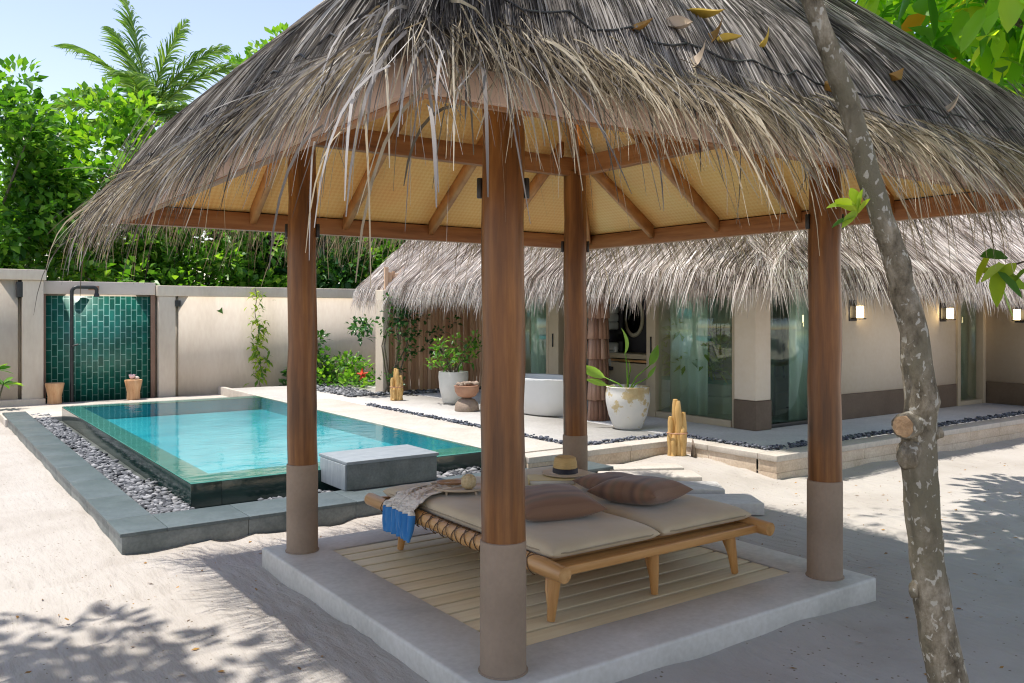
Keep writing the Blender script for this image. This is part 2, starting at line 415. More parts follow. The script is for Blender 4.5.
M['leaf_vine'] = island_mat('vine_leaves', [(0.06, 0.16, 0.02), (0.24, 0.36, 0.03), (0.42, 0.50, 0.05)], 0.5, trans=0.35)
M['dry_leaf'] = island_mat('dry_leaf_brown', [(0.20, 0.10, 0.035), (0.42, 0.24, 0.06)], 0.6, trans=0.2, tcol=(1.3, 1.0, 0.5))
M['dry_leaf_yellow'] = pmat('dry_leaf_yellow', [(0.42, 0.27, 0.03), (0.50, 0.36, 0.05)], 8, rough=0.6, bump=0.1)
M['dry_leaf_pale'] = pmat('dry_leaf_pale', [(0.42, 0.33, 0.24), (0.55, 0.45, 0.35)], 8, rough=0.7, bump=0.1)
M['honey'] = wood_mat('honey_wood', [(0.36, 0.165, 0.045), (0.50, 0.26, 0.085), (0.58, 0.34, 0.13)], 'x', 2.5, 0.38, 0.05, coat=0.15)
M['honey_y'] = wood_mat('honey_wood_y', [(0.40, 0.20, 0.065), (0.53, 0.295, 0.11), (0.61, 0.38, 0.17)], 'y', 2.5, 0.38, 0.05, coat=0.15)
M['honey_z'] = wood_mat('honey_wood_z', [(0.36, 0.165, 0.045), (0.50, 0.26, 0.085), (0.58, 0.34, 0.13)], 'z', 2.5, 0.4, 0.05)
M['cord'] = pmat('dark_cord', [(0.09, 0.055, 0.03), (0.14, 0.09, 0.05)], 30, rough=0.8, bump=0.2)
M['tie_and_gap_black'] = pmat('black_cord_and_gap', [(0.015, 0.015, 0.017), (0.03, 0.03, 0.03)], 20, rough=0.7, bump=0.1)
def fabric(name, c1, c2, sc_=220.0, bump=0.2):
    m, nt, b, out = new_mat(name)
    v = coords(nt)
    n = N(nt, 'ShaderNodeTexNoise', i_Scale=3.0, i_Detail=4.0); nt.links.new(v, n.inputs['Vector'])
    r = ramp(nt, [c1, c2], [0.35, 0.65]); nt.links.new(n.outputs['Fac'], r.inputs['Fac'])
    nt.links.new(r.outputs[0], b.inputs['Base Color'])
    b.inputs['Roughness'].default_value = 0.9; b.inputs['Sheen Weight'].default_value = 0.25; b.inputs['Specular IOR Level'].default_value = 0.15
    n2 = N(nt, 'ShaderNodeTexNoise', i_Scale=sc_, i_Detail=2.0); nt.links.new(v, n2.inputs['Vector'])
    n3 = N(nt, 'ShaderNodeTexNoise', i_Scale=6.0, i_Detail=3.0); nt.links.new(v, n3.inputs['Vector'])
    b1 = N(nt, 'ShaderNodeBump', i_Strength=0.35, i_Distance=0.02); nt.links.new(n3.outputs[0], b1.inputs['Height'])
    b2 = N(nt, 'ShaderNodeBump', i_Strength=bump, i_Distance=0.003); nt.links.new(n2.outputs[0], b2.inputs['Height'])
    nt.links.new(b1.outputs[0], b2.inputs['Normal']); nt.links.new(b2.outputs[0], b.inputs['Normal'])
    return m
M['khaki'] = fabric('khaki_canvas', (0.49, 0.405, 0.265), (0.56, 0.47, 0.32))
M['khaki_dark'] = fabric('khaki_piping', (0.30, 0.245, 0.155), (0.34, 0.28, 0.185))
def stripe_mat():
    m, nt, b, out = new_mat('striped_brown_weave')
    tc = nt.nodes.new('ShaderNodeTexCoord'); sp = nt.nodes.new('ShaderNodeSeparateXYZ')
    nt.links.new(tc.outputs['Object'], sp.inputs[0])
    ma = N(nt, 'ShaderNodeMath', operation='MULTIPLY'); ma.inputs[1].default_value = 4.6
    nt.links.new(sp.outputs['Y'], ma.inputs[0])
    fr = N(nt, 'ShaderNodeMath', operation='FRACT'); nt.links.new(ma.outputs[0], fr.inputs[0])
    r = ramp(nt, [(0.175, 0.092, 0.052), (0.205, 0.106, 0.058), (0.16, 0.10, 0.056), (0.22, 0.118, 0.066), (0.12, 0.066, 0.042), (0.195, 0.108, 0.062)], [0.0, 0.18, 0.34, 0.5, 0.68, 0.84])
    r.color_ramp.interpolation = 'EASE'
    nt.links.new(fr.outputs[0], r.inputs['Fac']); nt.links.new(r.outputs['Color'], b.inputs['Base Color'])
    b.inputs['Roughness'].default_value = 0.85; b.inputs['Sheen Weight'].default_value = 0.2
    w = N(nt, 'ShaderNodeTexNoise', i_Scale=160.0, i_Detail=2.0); nt.links.new(tc.outputs['Object'], w.inputs['Vector'])
    bp = N(nt, 'ShaderNodeBump', i_Strength=0.3, i_Distance=0.004); nt.links.new(w.outputs[0], bp.inputs['Height'])
    nt.links.new(bp.outputs[0], b.inputs['Normal'])
    return m
M['stripe'] = stripe_mat()
def crochet_mat():
    m, nt, b, out = new_mat('cream_crochet')
    v = coords(nt, (1, 1, 1), 'UV')
    vo = N(nt, 'ShaderNodeTexVoronoi', i_Scale=1.0, i_Randomness=0.55); nt.links.new(v, vo.inputs['Vector'])
    mp = v.node; mp.inputs['Scale'].default_value = (13, 30, 1)
    r = ramp(nt, [(0.10, 0.08, 0.06), (0.36, 0.31, 0.25), (0.74, 0.69, 0.59), (0.80, 0.75, 0.66)], [0.06, 0.14, 0.22, 0.8])
    nt.links.new(vo.outputs['Distance'], r.inputs['Fac']); nt.links.new(r.outputs[0], b.inputs['Base Color'])
    b.inputs['Roughness'].default_value = 0.9
    bp = N(nt, 'ShaderNodeBump', i_Strength=0.9, i_Distance=0.012); nt.links.new(vo.outputs['Distance'], bp.inputs['Height'])
    nt.links.new(bp.outputs[0], b.inputs['Normal'])
    return m
M['crochet'] = crochet_mat()
M['blue'] = fabric('blue_cotton', (0.035, 0.175, 0.42), (0.06, 0.24, 0.52), 120.0, 0.4)
M['straw'] = pmat('straw', [(0.50, 0.33, 0.12), (0.60, 0.42, 0.18)], 30, (1, 1, 5), 0.7, 0.3, 60, dist=0.005)
M['straw_pale'] = pmat('pale_straw', [(0.56, 0.47, 0.34), (0.64, 0.55, 0.41)], 30, (1, 1, 5), 0.7, 0.3, 60, dist=0.005)
M['ribbon'] = pmat('dark_ribbon', [(0.015, 0.014, 0.02), (0.025, 0.022, 0.028)], 20, rough=0.6, bump=0.05)
M['paper'] = pmat('book_paper', [(0.66, 0.62, 0.50), (0.74, 0.70, 0.60)], 3, (1, 1, 60), 0.8, 0.1)
M['cover'] = pmat('book_cover', [(0.60, 0.50, 0.22), (0.66, 0.56, 0.28)], 3, rough=0.5, bump=0.03)
M['tray'] = pmat('pale_tray_wood', [(0.48, 0.38, 0.26), (0.58, 0.48, 0.35)], 6, (1, 5, 5), 0.5, 0.08)
M['dish'] = pmat('dark_wood_dish', [(0.36, 0.20, 0.10), (0.45, 0.28, 0.15)], 6, (1, 5, 5), 0.5, 0.08)
M['rattan'] = pmat('rattan_ball', [(0.44, 0.33, 0.16), (0.64, 0.53, 0.32)], 60, rough=0.7, bump=0.7, bscale=90, dist=0.01)
M['white_pot'] = None
def pot_mat():
    m, nt, b, out = new_mat('weathered_white_glaze')
    v = coords(nt)
    n = N(nt, 'ShaderNodeTexNoise', i_Scale=4.2, i_Detail=9.0, i_Roughness=0.65); nt.links.new(v, n.inputs['Vector'])
    sp = nt.nodes.new('ShaderNodeSeparateXYZ'); nt.links.new(v, sp.inputs[0])
    ad = N(nt, 'ShaderNodeMath', operation='MULTIPLY_ADD'); ad.inputs[1].default_value = 0.22
    nt.links.new(sp.outputs['Z'], ad.inputs[0]); nt.links.new(n.outputs['Fac'], ad.inputs[2])
    r = ramp(nt, [(0.62, 0.61, 0.58), (0.66, 0.64, 0.60), (0.52, 0.42, 0.24), (0.42, 0.31, 0.15)], [0.45, 0.595, 0.625, 0.75])
    nt.links.new(ad.outputs[0], r.inputs['Fac']); nt.links.new(r.outputs[0], b.inputs['Base Color'])
    b.inputs['Roughness'].default_value = 0.55
    bp = N(nt, 'ShaderNodeBump', i_Strength=0.25, i_Distance=0.02); nt.links.new(n.outputs[0], bp.inputs['Height'])
    nt.links.new(bp.outputs[0], b.inputs['Normal'])
    return m
M['white_pot'] = pot_mat()
M['plaster_pot'] = pmat('plaster_pot', [(0.55, 0.54, 0.50), (0.66, 0.65, 0.61)], 5, rough=0.7, bump=0.15)
M['tub'] = pmat('white_stone_tub', [(0.62, 0.62, 0.61), (0.68, 0.68, 0.67)], 2, rough=0.35, bump=0.02)
M['terracotta'] = pmat('fired_clay', [(0.30, 0.15, 0.09), (0.42, 0.235, 0.15)], 6, rough=0.7, bump=0.2, fine=0.3)
M['clay_grey'] = pmat('grey_clay', [(0.22, 0.165, 0.125), (0.33, 0.25, 0.19)], 6, rough=0.75, bump=0.2, fine=0.3)
M['soil'] = pmat('soil', [(0.05, 0.035, 0.025), (0.10, 0.07, 0.05)], 20, rough=0.95, bump=0.5)
M['stool'] = wood_mat('stool_wood', [(0.42, 0.21, 0.09), (0.56, 0.32, 0.16), (0.62, 0.40, 0.22)], 'z', 3.0, 0.55, 0.1)
M['sawn'] = pmat('sawn_wood_face', [(0.20, 0.12, 0.06), (0.36, 0.23, 0.125), (0.44, 0.30, 0.17)], 22, (1, 1, 1), 0.8, 0.5, 60)
M['totem'] = wood_mat('driftwood_yellow', [(0.42, 0.24, 0.075), (0.56, 0.35, 0.125), (0.62, 0.42, 0.18)], 'z', 3.0, 0.6, 0.2)
M['driftwood'] = wood_mat('driftwood_grey', [(0.20, 0.15, 0.12), (0.30, 0.235, 0.19)], 'z', 3.0, 0.8, 0.3)
M['shingle'] = island_mat('column_shingles', [(0.17, 0.085, 0.055), (0.27, 0.15, 0.10), (0.40, 0.25, 0.185)], 0.7)
M['dark_wall'] = pmat('charcoal_wall', [(0.022, 0.022, 0.028), (0.035, 0.034, 0.04)], 3, rough=0.6, bump=0.03)
M['room_wall'] = pmat('room_wall', [(0.46, 0.44, 0.38), (0.52, 0.50, 0.44)], 3, rough=0.8, bump=0.03)
M['cabinet'] = pmat('cabinet_paint', [(0.40, 0.33, 0.21), (0.45, 0.37, 0.25)], 3, rough=0.6, bump=0.03)
M['curtain'] = pmat('sheer_curtain', [(0.66, 0.72, 0.67), (0.74, 0.79, 0.74)], 3, rough=0.9, bump=0.05)
M['linen'] = pmat('white_linen', [(0.60, 0.63, 0.61), (0.68, 0.70, 0.68)], 3, rough=0.9, bump=0.05)
M['teal'] = pmat('teal_cloth', [(0.02, 0.30, 0.25), (0.04, 0.38, 0.32)], 4, rough=0.8, bump=0.1)
M['shade_teal'] = pmat('pale_teal_shade', [(0.38, 0.58, 0.56), (0.44, 0.63, 0.60)], 4, rough=0.8, bump=0.05)
M['copper'] = pmat('copper', [(0.60, 0.30, 0.13), (0.70, 0.38, 0.18)], 6, rough=0.3, bump=0.02, metal=0.9)
M['mirror'] = pmat('mirror_glass', [(0.72, 0.72, 0.70), (0.76, 0.76, 0.74)], 1, rough=0.03, bump=0, metal=1.0)
M['mirror_rim'] = pmat('mirror_rim', [(0.50, 0.45, 0.31), (0.58, 0.53, 0.39)], 5, rough=0.6, bump=0.1)
def glass_mat():
    m, nt, b, out = new_mat('tinted_door_glass')
    nt.nodes.remove(b)
    tr = nt.nodes.new('ShaderNodeBsdfTransparent'); tr.inputs[0].default_value = (0.88, 0.97, 0.92, 1)
    gl = N(nt, 'ShaderNodeBsdfGlossy', i_Roughness=0.0); gl.inputs['Color'].default_value = (0.9, 1.0, 0.95, 1)
    lw = N(nt, 'ShaderNodeLayerWeight', i_Blend=0.5)
    pw = N(nt, 'ShaderNodeMath', operation='POWER'); pw.inputs[1].default_value = 3.0
    nt.links.new(lw.outputs['Facing'], pw.inputs[0])
    ma = N(nt, 'ShaderNodeMath', operation='MULTIPLY_ADD', use_clamp=True); ma.inputs[1].default_value = 0.7; ma.inputs[2].default_value = 0.09
    nt.links.new(pw.outputs[0], ma.inputs[0])
    mx = nt.nodes.new('ShaderNodeMixShader')
    nt.links.new(ma.outputs[0], mx.inputs[0]); nt.links.new(tr.outputs[0], mx.inputs[1]); nt.links.new(gl.outputs[0], mx.inputs[2])
    nt.links.new(mx.outputs[0], out.inputs['Surface'])
    return m
M['glass'] = glass_mat()
def emit(name, col, s):
    m, nt, b, out = new_mat(name)
    b.inputs['Base Color'].default_value = (*col, 1)
    b.inputs['Emission Color'].default_value = (*col, 1); b.inputs['Emission Strength'].default_value = s
    return m
M['lamp_glow'] = emit('lit_lamp_glass', (1.0, 0.74, 0.38), 3.2)
M['pink'] = pmat('pink_petals', [(0.72, 0.50, 0.56), (0.80, 0.66, 0.68)], 20, rough=0.6, bump=0.1)
M['red'] = pmat('red_petals', [(0.62, 0.05, 0.02), (0.70, 0.10, 0.04)], 20, rough=0.6, bump=0.1)

# ------------------------------------------------------------------ camera, light
CAM = Vector((-2.188, -3.159, 1.75))
cam = bpy.data.objects.new('camera', bpy.data.cameras.new('camera'))
COL.objects.link(cam)
cam.location = CAM
cam.rotation_euler = (rad(90), 0, rad(-35.3))
cam.data.sensor_width = 36.0
cam.data.lens = 30.06
cam.data.shift_y = -27.5 / 1024
cam.data.clip_end = 2000
sc.camera = cam

TO_SUN = Vector((-0.55, 0.30, 2.3)).normalized()
sun = bpy.data.objects.new('sun', bpy.data.lights.new('sun', 'SUN'))
COL.objects.link(sun)
sun.rotation_euler = (-TO_SUN).to_track_quat('-Z', 'Y').to_euler()
sun.data.energy = 2.0
sun.data.angle = rad(0.53)
sun.data.color = (1.0, 0.95, 0.88)
w = bpy.data.worlds.new('World'); sc.world = w; w.use_nodes = True
nt = w.node_tree
sky = nt.nodes.new('ShaderNodeTexSky'); sky.sky_type = 'NISHITA'; sky.sun_disc = False
sky.sun_elevation = math.asin(TO_SUN.z); sky.sun_rotation = math.atan2(TO_SUN.x, TO_SUN.y)
sky.air_density = 1.0; sky.dust_density = 0.5; sky.ozone_density = 1.0; sky.altitude = 0
bg = nt.nodes['Background']; bg.inputs['Strength'].default_value = 0.1
sky.ozone_density = 1.0
tint = nt.nodes.new('ShaderNodeMixRGB'); tint.blend_type = 'MULTIPLY'; tint.inputs['Fac'].default_value = 1.0
tint.inputs['Color2'].default_value = (1.0, 0.82, 0.74, 1)
nt.links.new(sky.outputs[0], tint.inputs['Color1']); nt.links.new(tint.outputs[0], bg.inputs['Color'])
sc.view_settings.view_transform = 'Standard'; sc.view_settings.look = 'None'
sc.view_settings.exposure = 1.68; sc.view_settings.gamma = 1.0
sc.render.engine = 'CYCLES'
sc.cycles.max_bounces = 8; sc.cycles.diffuse_bounces = 5; sc.cycles.transparent_max_bounces = 16
sc.cycles.caustics_reflective = False; sc.cycles.caustics_refractive = False
sc.cycles.use_denoising = True
sc.cycles.sample_clamp_indirect = 6.0

# ------------------------------------------------------------------ ground
def gnoise(x, y):
    return (0.012 * np.sin(1.7 * x + 0.6 * y) * np.cos(1.1 * y - 0.4 * x) + 0.008 * np.sin(3.9 * x + 2.1 * y + 1.0) + 0.005 * np.sin(7.3 * y - 5.1 * x)
            + 0.004 * np.sin(12.1 * x + 9.3 * y))
def ground_z(x, y):
    z = gnoise(x, y)
    z = z + 0.11 * np.exp(-(((x - 5.1) ** 2 + (y - 3.75) ** 2) / 0.7)) + 0.05 * np.exp(-((y - 3.0) ** 2) / 0.5) * np.exp(-((x - 4.3) ** 2) / 0.8)
    # sand banked a little against the curb and the platform
    z = z + 0.02 * np.exp(-np.abs(x + 1.0) * 6) * (y > 3.3) + 0.03 * np.exp(-np.maximum(np.maximum(np.abs(x - 1.21), np.abs(y - 1.21)) - 1.42, 0) * 7)
    return z
far = [-900, -300, -120, -60, -30, -18, -12]
gx = np.unique(np.round(np.concatenate([far, np.arange(-10, -4, 0.25), np.arange(-4, 7.01, 0.0625), np.arange(7, 13.01, 0.125), [-0.5, 2.95], [16, 22, 32, 60, 120, 300, 900]]), 4))
gy = np.unique(np.round(np.concatenate([far, np.arange(-10, -3, 0.25), np.arange(-3, 6.01, 0.0625), np.arange(6, 13.01, 0.125), [4.3, 11.95], [16, 22, 32, 60, 120, 300, 900]]), 4))
GX, GY = np.meshgrid(gx, gy, indexing='ij')
GZ = ground_z(GX, GY)
# old footprints in loose trails
for (x0, y0, a0) in ((-3.2, 2.2, 0.6), (-2.6, 0.2, 1.1), (-1.6, 3.0, -0.9), (3.2, -1.2, 0.9), (4.2, 0.4, 1.2), (5.6, -0.6, 1.5), (3.1, 1.2, 1.3), (-1.0, -1.0, 1.9), (1.2, -2.2, 0.2), (6.2, 1.6, 2.8), (-3.6, 5.0, 1.3)):
    px_, py_, a_ = x0, y0, a0
    for k in range(11):
        sx_, sy_ = px_ - math.sin(a_) * 0.09 * (-1) ** k, py_ + math.cos(a_) * 0.09 * (-1) ** k
        lx_ = (GX - sx_) * math.cos(a_) + (GY - sy_) * math.sin(a_); ly_ = -(GX - sx_) * math.sin(a_) + (GY - sy_) * math.cos(a_)
        r2_ = (lx_ / 0.13) ** 2 + (ly_ / 0.065) ** 2
        GZ = GZ + (-0.028 * np.exp(-r2_) + 0.012 * np.exp(-(np.sqrt(r2_) - 1.5) ** 2 * 4))
        px_ += math.cos(a_) * 0.42; py_ += math.sin(a_) * 0.42; a_ += R.uniform(-0.18, 0.18)
GZ = GZ * ((np.abs(GX) < 14) & (np.abs(GY) < 14))
ids = np.arange(GX.size).reshape(GX.shape)
cx = (GX[:-1, :-1] + GX[1:, 1:]) / 2; cy = (GY[:-1, :-1] + GY[1:, 1:]) / 2
keep = ~((cx > -0.5) & (cx < 2.95) & (cy > 4.3) & (cy < 11.95))
quads = np.stack([ids[:-1, :-1], ids[1:, :-1], ids[1:, 1:], ids[:-1, 1:]], -1)[keep]
g = link('ground', np_mesh('ground', np.stack([GX, GY, GZ], -1), [quads], True), M['sand'])
tag(g, kind='structure')
nlit = 900
lx = rng.uniform(-4, 8.5, nlit); ly = rng.uniform(-3, 4.2, nlit)
kk = ~((lx > -0.25) & (lx < 2.68) & (ly > -0.25) & (ly < 2.68)) & ~((ly > 3.45) & (lx < 3.95)) & ~((ly > 2.45) & (lx > 5.1))
lx, ly = lx[kk], ly[kk]; lz = ground_z(lx, ly) + 0.004
aa = rng.uniform(0, 6.28, len(lx)); ll = rng.uniform(0.006, 0.026, len(lx)); wv = ll * rng.uniform(0.2, 0.6, len(lx))
dxy = np.stack([np.cos(aa), np.sin(aa)], -1); nxy = np.stack([-np.sin(aa), np.cos(aa)], -1); c2 = np.stack([lx, ly], -1)
def q3(p, dz): return np.concatenate([p, (lz + dz)[:, None]], 1)
LV = np.stack([q3(c2 - dxy * ll[:, None], 0), q3(c2 + nxy * wv[:, None], rng.uniform(0, 0.01, len(lx))), q3(c2 + dxy * ll[:, None], rng.uniform(0, 0.008, len(lx))), q3(c2 - nxy * wv[:, None], 0)], 1)
lit = link('leaf_litter', np_mesh('leaf_litter', LV, [np.arange(len(lx) * 4).reshape(-1, 4)]), None)
lit['kind'] = 'stuff'
def place_z(x, y): return float(ground_z(np.array(x), np.array(y)))

# ------------------------------------------------------------------ pebbles
def pebbles(name, pts, size, mat, flat=0.55, parent=None):
    """low rounded stones, one mesh"""
    bm = bmesh.new(); bmesh.ops.create_icosphere(bm, subdivisions=1, radius=1.0)
    bv = np.array([v.co[:] for v in bm.verts]); bf = np.array([[v.index for v in f.verts] for f in bm.faces]); bm.free()
    n = len(pts); pts = np.asarray(pts)
    s = size * rng.uniform(0.6, 1.35, (n, 1)) * np.stack([rng.uniform(0.8, 1.4, n), rng.uniform(0.7, 1.0, n), flat * rng.uniform(0.7, 1.2, n)], -1)
    a = rng.uniform(0, 6.28, n)
    v = bv[None] * s[:, None]
    v = v * (1 + 0.12 * rng.standard_normal((n, len(bv), 1)))
    ti = rng.uniform(-0.35, 0.35, n)
    x = v[..., 0] * np.cos(ti)[:, None] - v[..., 2] * np.sin(ti)[:, None]
    z = v[..., 0] * np.sin(ti)[:, None] + v[..., 2] * np.cos(ti)[:, None]
    y = v[..., 1]
    X = x * np.cos(a)[:, None] - y * np.sin(a)[:, None] + pts[:, 0:1]
    Y = x * np.sin(a)[:, None] + y * np.cos(a)[:, None] + pts[:, 1:2]
    Z = z + pts[:, 2:3]
    V = np.stack([X, Y, Z], -1)
    F = (bf[None] + (np.arange(n) * len(bv))[:, None, None]).reshape(-1, 3)
    return link(name, np_mesh(name, V, [F], True), mat, parent)
def strip_pts(x0, x1, y0, y1, z, dens):
    n = int((x1 - x0) * (y1 - y0) * dens)
    return np.stack([rng.uniform(x0, x1, n), rng.uniform(y0, y1, n), z + rng.uniform(0, 0.03, n)], -1)

# ------------------------------------------------------------------ pool
pool = thing('swimming_pool', 'turquoise plunge pool with overflowing green stone edge and grey granite curb', 'swimming pool', (1.4, 8, 0))
def pp(mb, name, mat, **k):
    o = mb.build(name, mat, None, **k); o.parent = pool; o.matrix_parent_inverse = Matrix.Translation((-1.4, -8, 0)); return o
m = MB()
m.add([(0.1, 4.95, 0.06), (2.95, 4.95, 0.06), (2.95, 11.8, 0.06), (0.1, 11.8, 0.06)], [[0, 1, 2, 3]])
for a, b in (((0.1, 4.95), (2.95, 4.95)), ((2.95, 4.95), (2.95, 11.8)), ((2.95, 11.8), (0.1, 11.8)), ((0.1, 11.8), (0.1, 4.95))):
    m.add([(*a, 0.06), (*b, 0.06), (*b, 0.262), (*a, 0.262)], [[0, 1, 2, 3]])
pp(m, 'basin', M['pool'])
m = MB().box((-0.17, 4.53, -0.1), (0.098, 12.1, 0.266), 0.004)
m.box((0.1, 4.53, -0.1), (2.95, 4.948, 0.266), 0.004)
m.box((0.1, 11.802, -0.1), (2.95, 12.1, 0.266), 0.004)
pp(m, 'overflow_wall', M['weir'])
m = MB()
m.add([(-0.165, 4.535, 0.2685), (0.098, 4.535, 0.2685), (0.098, 12.095, 0.2685), (-0.165, 12.095, 0.2685)], [[0, 1, 2, 3]])
m.add([(0.1, 4.535, 0.2685), (2.948, 4.535, 0.2685), (2.948, 4.948, 0.2685), (0.1, 4.948, 0.2685)], [[0, 1, 2, 3]])
m.add([(0.1, 11.8, 0.2685), (2.948, 11.8, 0.2685), (2.948, 12.095, 0.2685), (0.1, 12.095, 0.2685)], [[0, 1, 2, 3]])
pp(m, 'overflow_ledge', M['weir_ledge'])
# curb: granite blocks with fine joints, pale top slabs
mc = MB(); mt = MB()
ys = np.arange(4.06, 12.9, 0.92)
for i in range(len(ys)):
    y0, y1 = ys[i], min(ys[i] + 0.916, 12.9)
    mc.box((-0.91, y0, -0.05), (-0.60, y1, 0.124), 0.003); mt.box((-0.925, y0, 0.126), (-0.595, y1, 0.154), 0.005)
xs = [-0.91, 0.02, 0.94, 1.86, 2.78, 3.85]
mt.box((-0.925, 3.54, 0.126), (-0.595, 4.057, 0.154), 0.005)
for i in range(5):
    mc.box((xs[i], 3.555, -0.05), (xs[i + 1] - 0.004, 4.055, 0.124), 0.003)
    mt.box((-0.592 if i == 0 else xs[i], 3.54, 0.126), (xs[i + 1] - 0.004 + (0.015 if i == 4 else 0), 4.057, 0.154), 0.005)
pp(mc, 'curb', M['stone']); pp(mt, 'curb_top', M['stone_light'])
pp(MB().box((-0.598, 4.06, 0.0), (-0.172, 12.9, 0.05)).box((-0.17, 4.06, 0.0), (3.04, 4.528, 0.05)), 'channel_floor', M['stone'])
pp(MB().box((1.05, 3.98, 0.156), (1.98, 4.56, 0.386), 0.004), 'plinth', M['stone'])
pp(MB().box((1.035, 3.965, 0.388), (1.995, 4.60, 0.418), 0.004), 'plinth_top', M['plinth_sunlit'])
pp(MB().box((1.030, 3.984, 0.157), (1.048, 4.556, 0.386), 0.003), 'plinth_sunlit_side', M['plinth_sunlit'])  # thin slab added to carry the painted sunlight on the left face
wm = MB().add([(-0.17, 4.53, 0.28), (2.99, 4.53, 0.28), (2.99, 12.1, 0.28), (-0.17, 12.1, 0.28)], [[0, 1, 2, 3]]).build('water', M['water'])
tag(wm, kind='structure')
pts = np.concatenate([strip_pts(-0.575, -0.30, 4.12, 12.7, 0.085, 950), strip_pts(-0.56, -0.2, 4.1, 4.5, 0.09, 900), strip_pts(-0.45, -0.19, 4.1, 6.0, 0.06, 600)])
pp_ = pebbles('pebbles', pts, 0.032, M['pebble']); tag(pp_, kind='stuff')
pts = np.concatenate([strip_pts(0.35, 1.0, 4.1, 4.30, 0.09, 650), strip_pts(2.02, 3.0, 4.1, 4.5, 0.085, 900)])
pp_ = pebbles('pebbles', pts, 0.032, M['pebble']); tag(pp_, kind='stuff')

# ------------------------------------------------------------------ terrace of the villa
te = MB().box((3.06, 4.27, -0.1), (5.50, 14.1, 0.258)).box((5.502, 2.82, -0.1), (13.0, 14.1, 0.258)).build('terrace', M['terrace']); tag(te, kind='structure')
cp = MB()
for y0 in np.arange(4.0, 14, 1.3):
    cp.box((2.955, y0, -0.02), (3.055, y0 + 1.296, 0.284), 0.005)
yy = np.arange(4.27, 10.0, 0.95)
for y0 in yy: cp.box((3.06, y0, 0.2), (3.90, y0 + 0.946, 0.266), 0.003)
for x0 in np.arange(3.06, 5.2, 0.72): cp.box((x0, 3.95, 0.20), (min(x0 + 0.716, 5.22), 4.20, 0.266), 0.006)
for y0 in np.arange(2.78, 4.1, 0.7): cp.box((5.23, y0, 0.20), (5.45, min(y0 + 0.696, 4.2), 0.266), 0.006)
for x0 in np.arange(5.23, 12.9, 0.8): cp.box((x0, 2.53, 0.20), (x0 + 0.796, 2.775, 0.266), 0.006)
cpo = cp.build('terrace_coping', M['coping']); tag(cpo, kind='structure')
rs = MB()
for x0 in np.arange(3.06, 5.2, 0.72): rs.box((x0, 3.965, -0.1), (min(x0 + 0.716, 5.235), 4.26, 0.198), 0.003)
for y0 in np.arange(2.78, 3.97, 0.7): rs.box((5.245, y0, -0.1), (5.49, min(y0 + 0.696, 3.96), 0.198), 0.003)
for x0 in np.arange(5.245, 12.9, 0.8):
    rs.box((x0 + (0.35 if x0 > 5.3 else 0), 2.545, -0.1), (min(x0 + (1.146), 13), 2.81, 0.078), 0.003)
    rs.box((x0, 2.545, 0.08), (x0 + 0.796, 2.81, 0.198), 0.003)
rso = rs.build('terrace_riser', M['riser']); tag(rso, kind='structure')
pts = np.concatenate([strip_pts(3.90, 4.02, 4.3, 9.6, 0.262, 900), strip_pts(4.0, 5.45, 4.21, 4.33, 0.262, 1000), strip_pts(5.46, 5.58, 2.85, 4.25, 0.262, 1000), strip_pts(5.5, 12.9, 2.79, 2.93, 0.262, 900)])
dp = pebbles('pebbles', pts, 0.021, M['pebble_dark']); tag(dp, kind='stuff')
pts = np.concatenate([strip_pts(5.0, 7.4, 10.9, 11.25, 0.262, 500), strip_pts(4.3, 5.0, 11.0, 14.0, 0.262, 300), strip_pts(4.3, 6.2, 13.3, 14.0, 0.262, 400)])
dp = pebbles('pebbles', pts, 0.035, M['pebble']); tag(dp, kind='stuff')

# ------------------------------------------------------------------ pavilion
S = 2.39; HC = S / 2
E0 = 0.95                                          # eave line beyond the posts
pav = thing('thatched_pavilion', 'open square pavilion with four round timber posts and shaggy thatched pyramid roof', 'pavilion', (0, 0, 0))
# platform with a recess for the planks
bm = bmesh.new()
o_, i_ = (-0.2, 2.625), (0.165, 2.285)
def ring(a, b, z): return [bm.verts.new(p) for p in ((a, a, z), (b, a, z), (b, b, z), (a, b, z))]
r0 = ring(*o_, -0.15); r1 = ring(*o_, 0.15); r2 = ring(*i_, 0.15); r3 = ring(*i_, 0.06)
for A, B in ((r0, r1), (r1, r2), (r2, r3)):
    for k in range(4): bm.faces.new((A[k], A[(k + 1) % 4], B[(k + 1) % 4], B[k]))
bm.faces.new(r3); bm.faces.new(r0[::-1])
bmesh.ops.bevel(bm, geom=[e for e in bm.edges if all(v in r1 or v in r0 for v in e.verts) and not all(v in r0 for v in e.verts)], offset=0.018, segments=3, affect='EDGES', profile=0.6)
m = MB(); m.bm(bm); m.build('platform', M['concrete'], pav)
m = MB()
npl = 14; pw = (2.285 - 0.165) / npl
for k in range(npl):
    y0 = 0.165 + k * pw
    m.box((0.17, y0 + 0.012, 0.09), (2.28, y0 + pw - 0.012, 0.146 + R.uniform(-0.001, 0.001)), 0.003)
m.build('plank_deck', M['planks'], pav)
MB().box((0.168, 0.168, 0.0605), (2.282, 2.282, 0.07)).build('plank_gap_shade', M['tie_and_gap_black'], pav)  # black sheet added under the planks to paint their gaps as shade

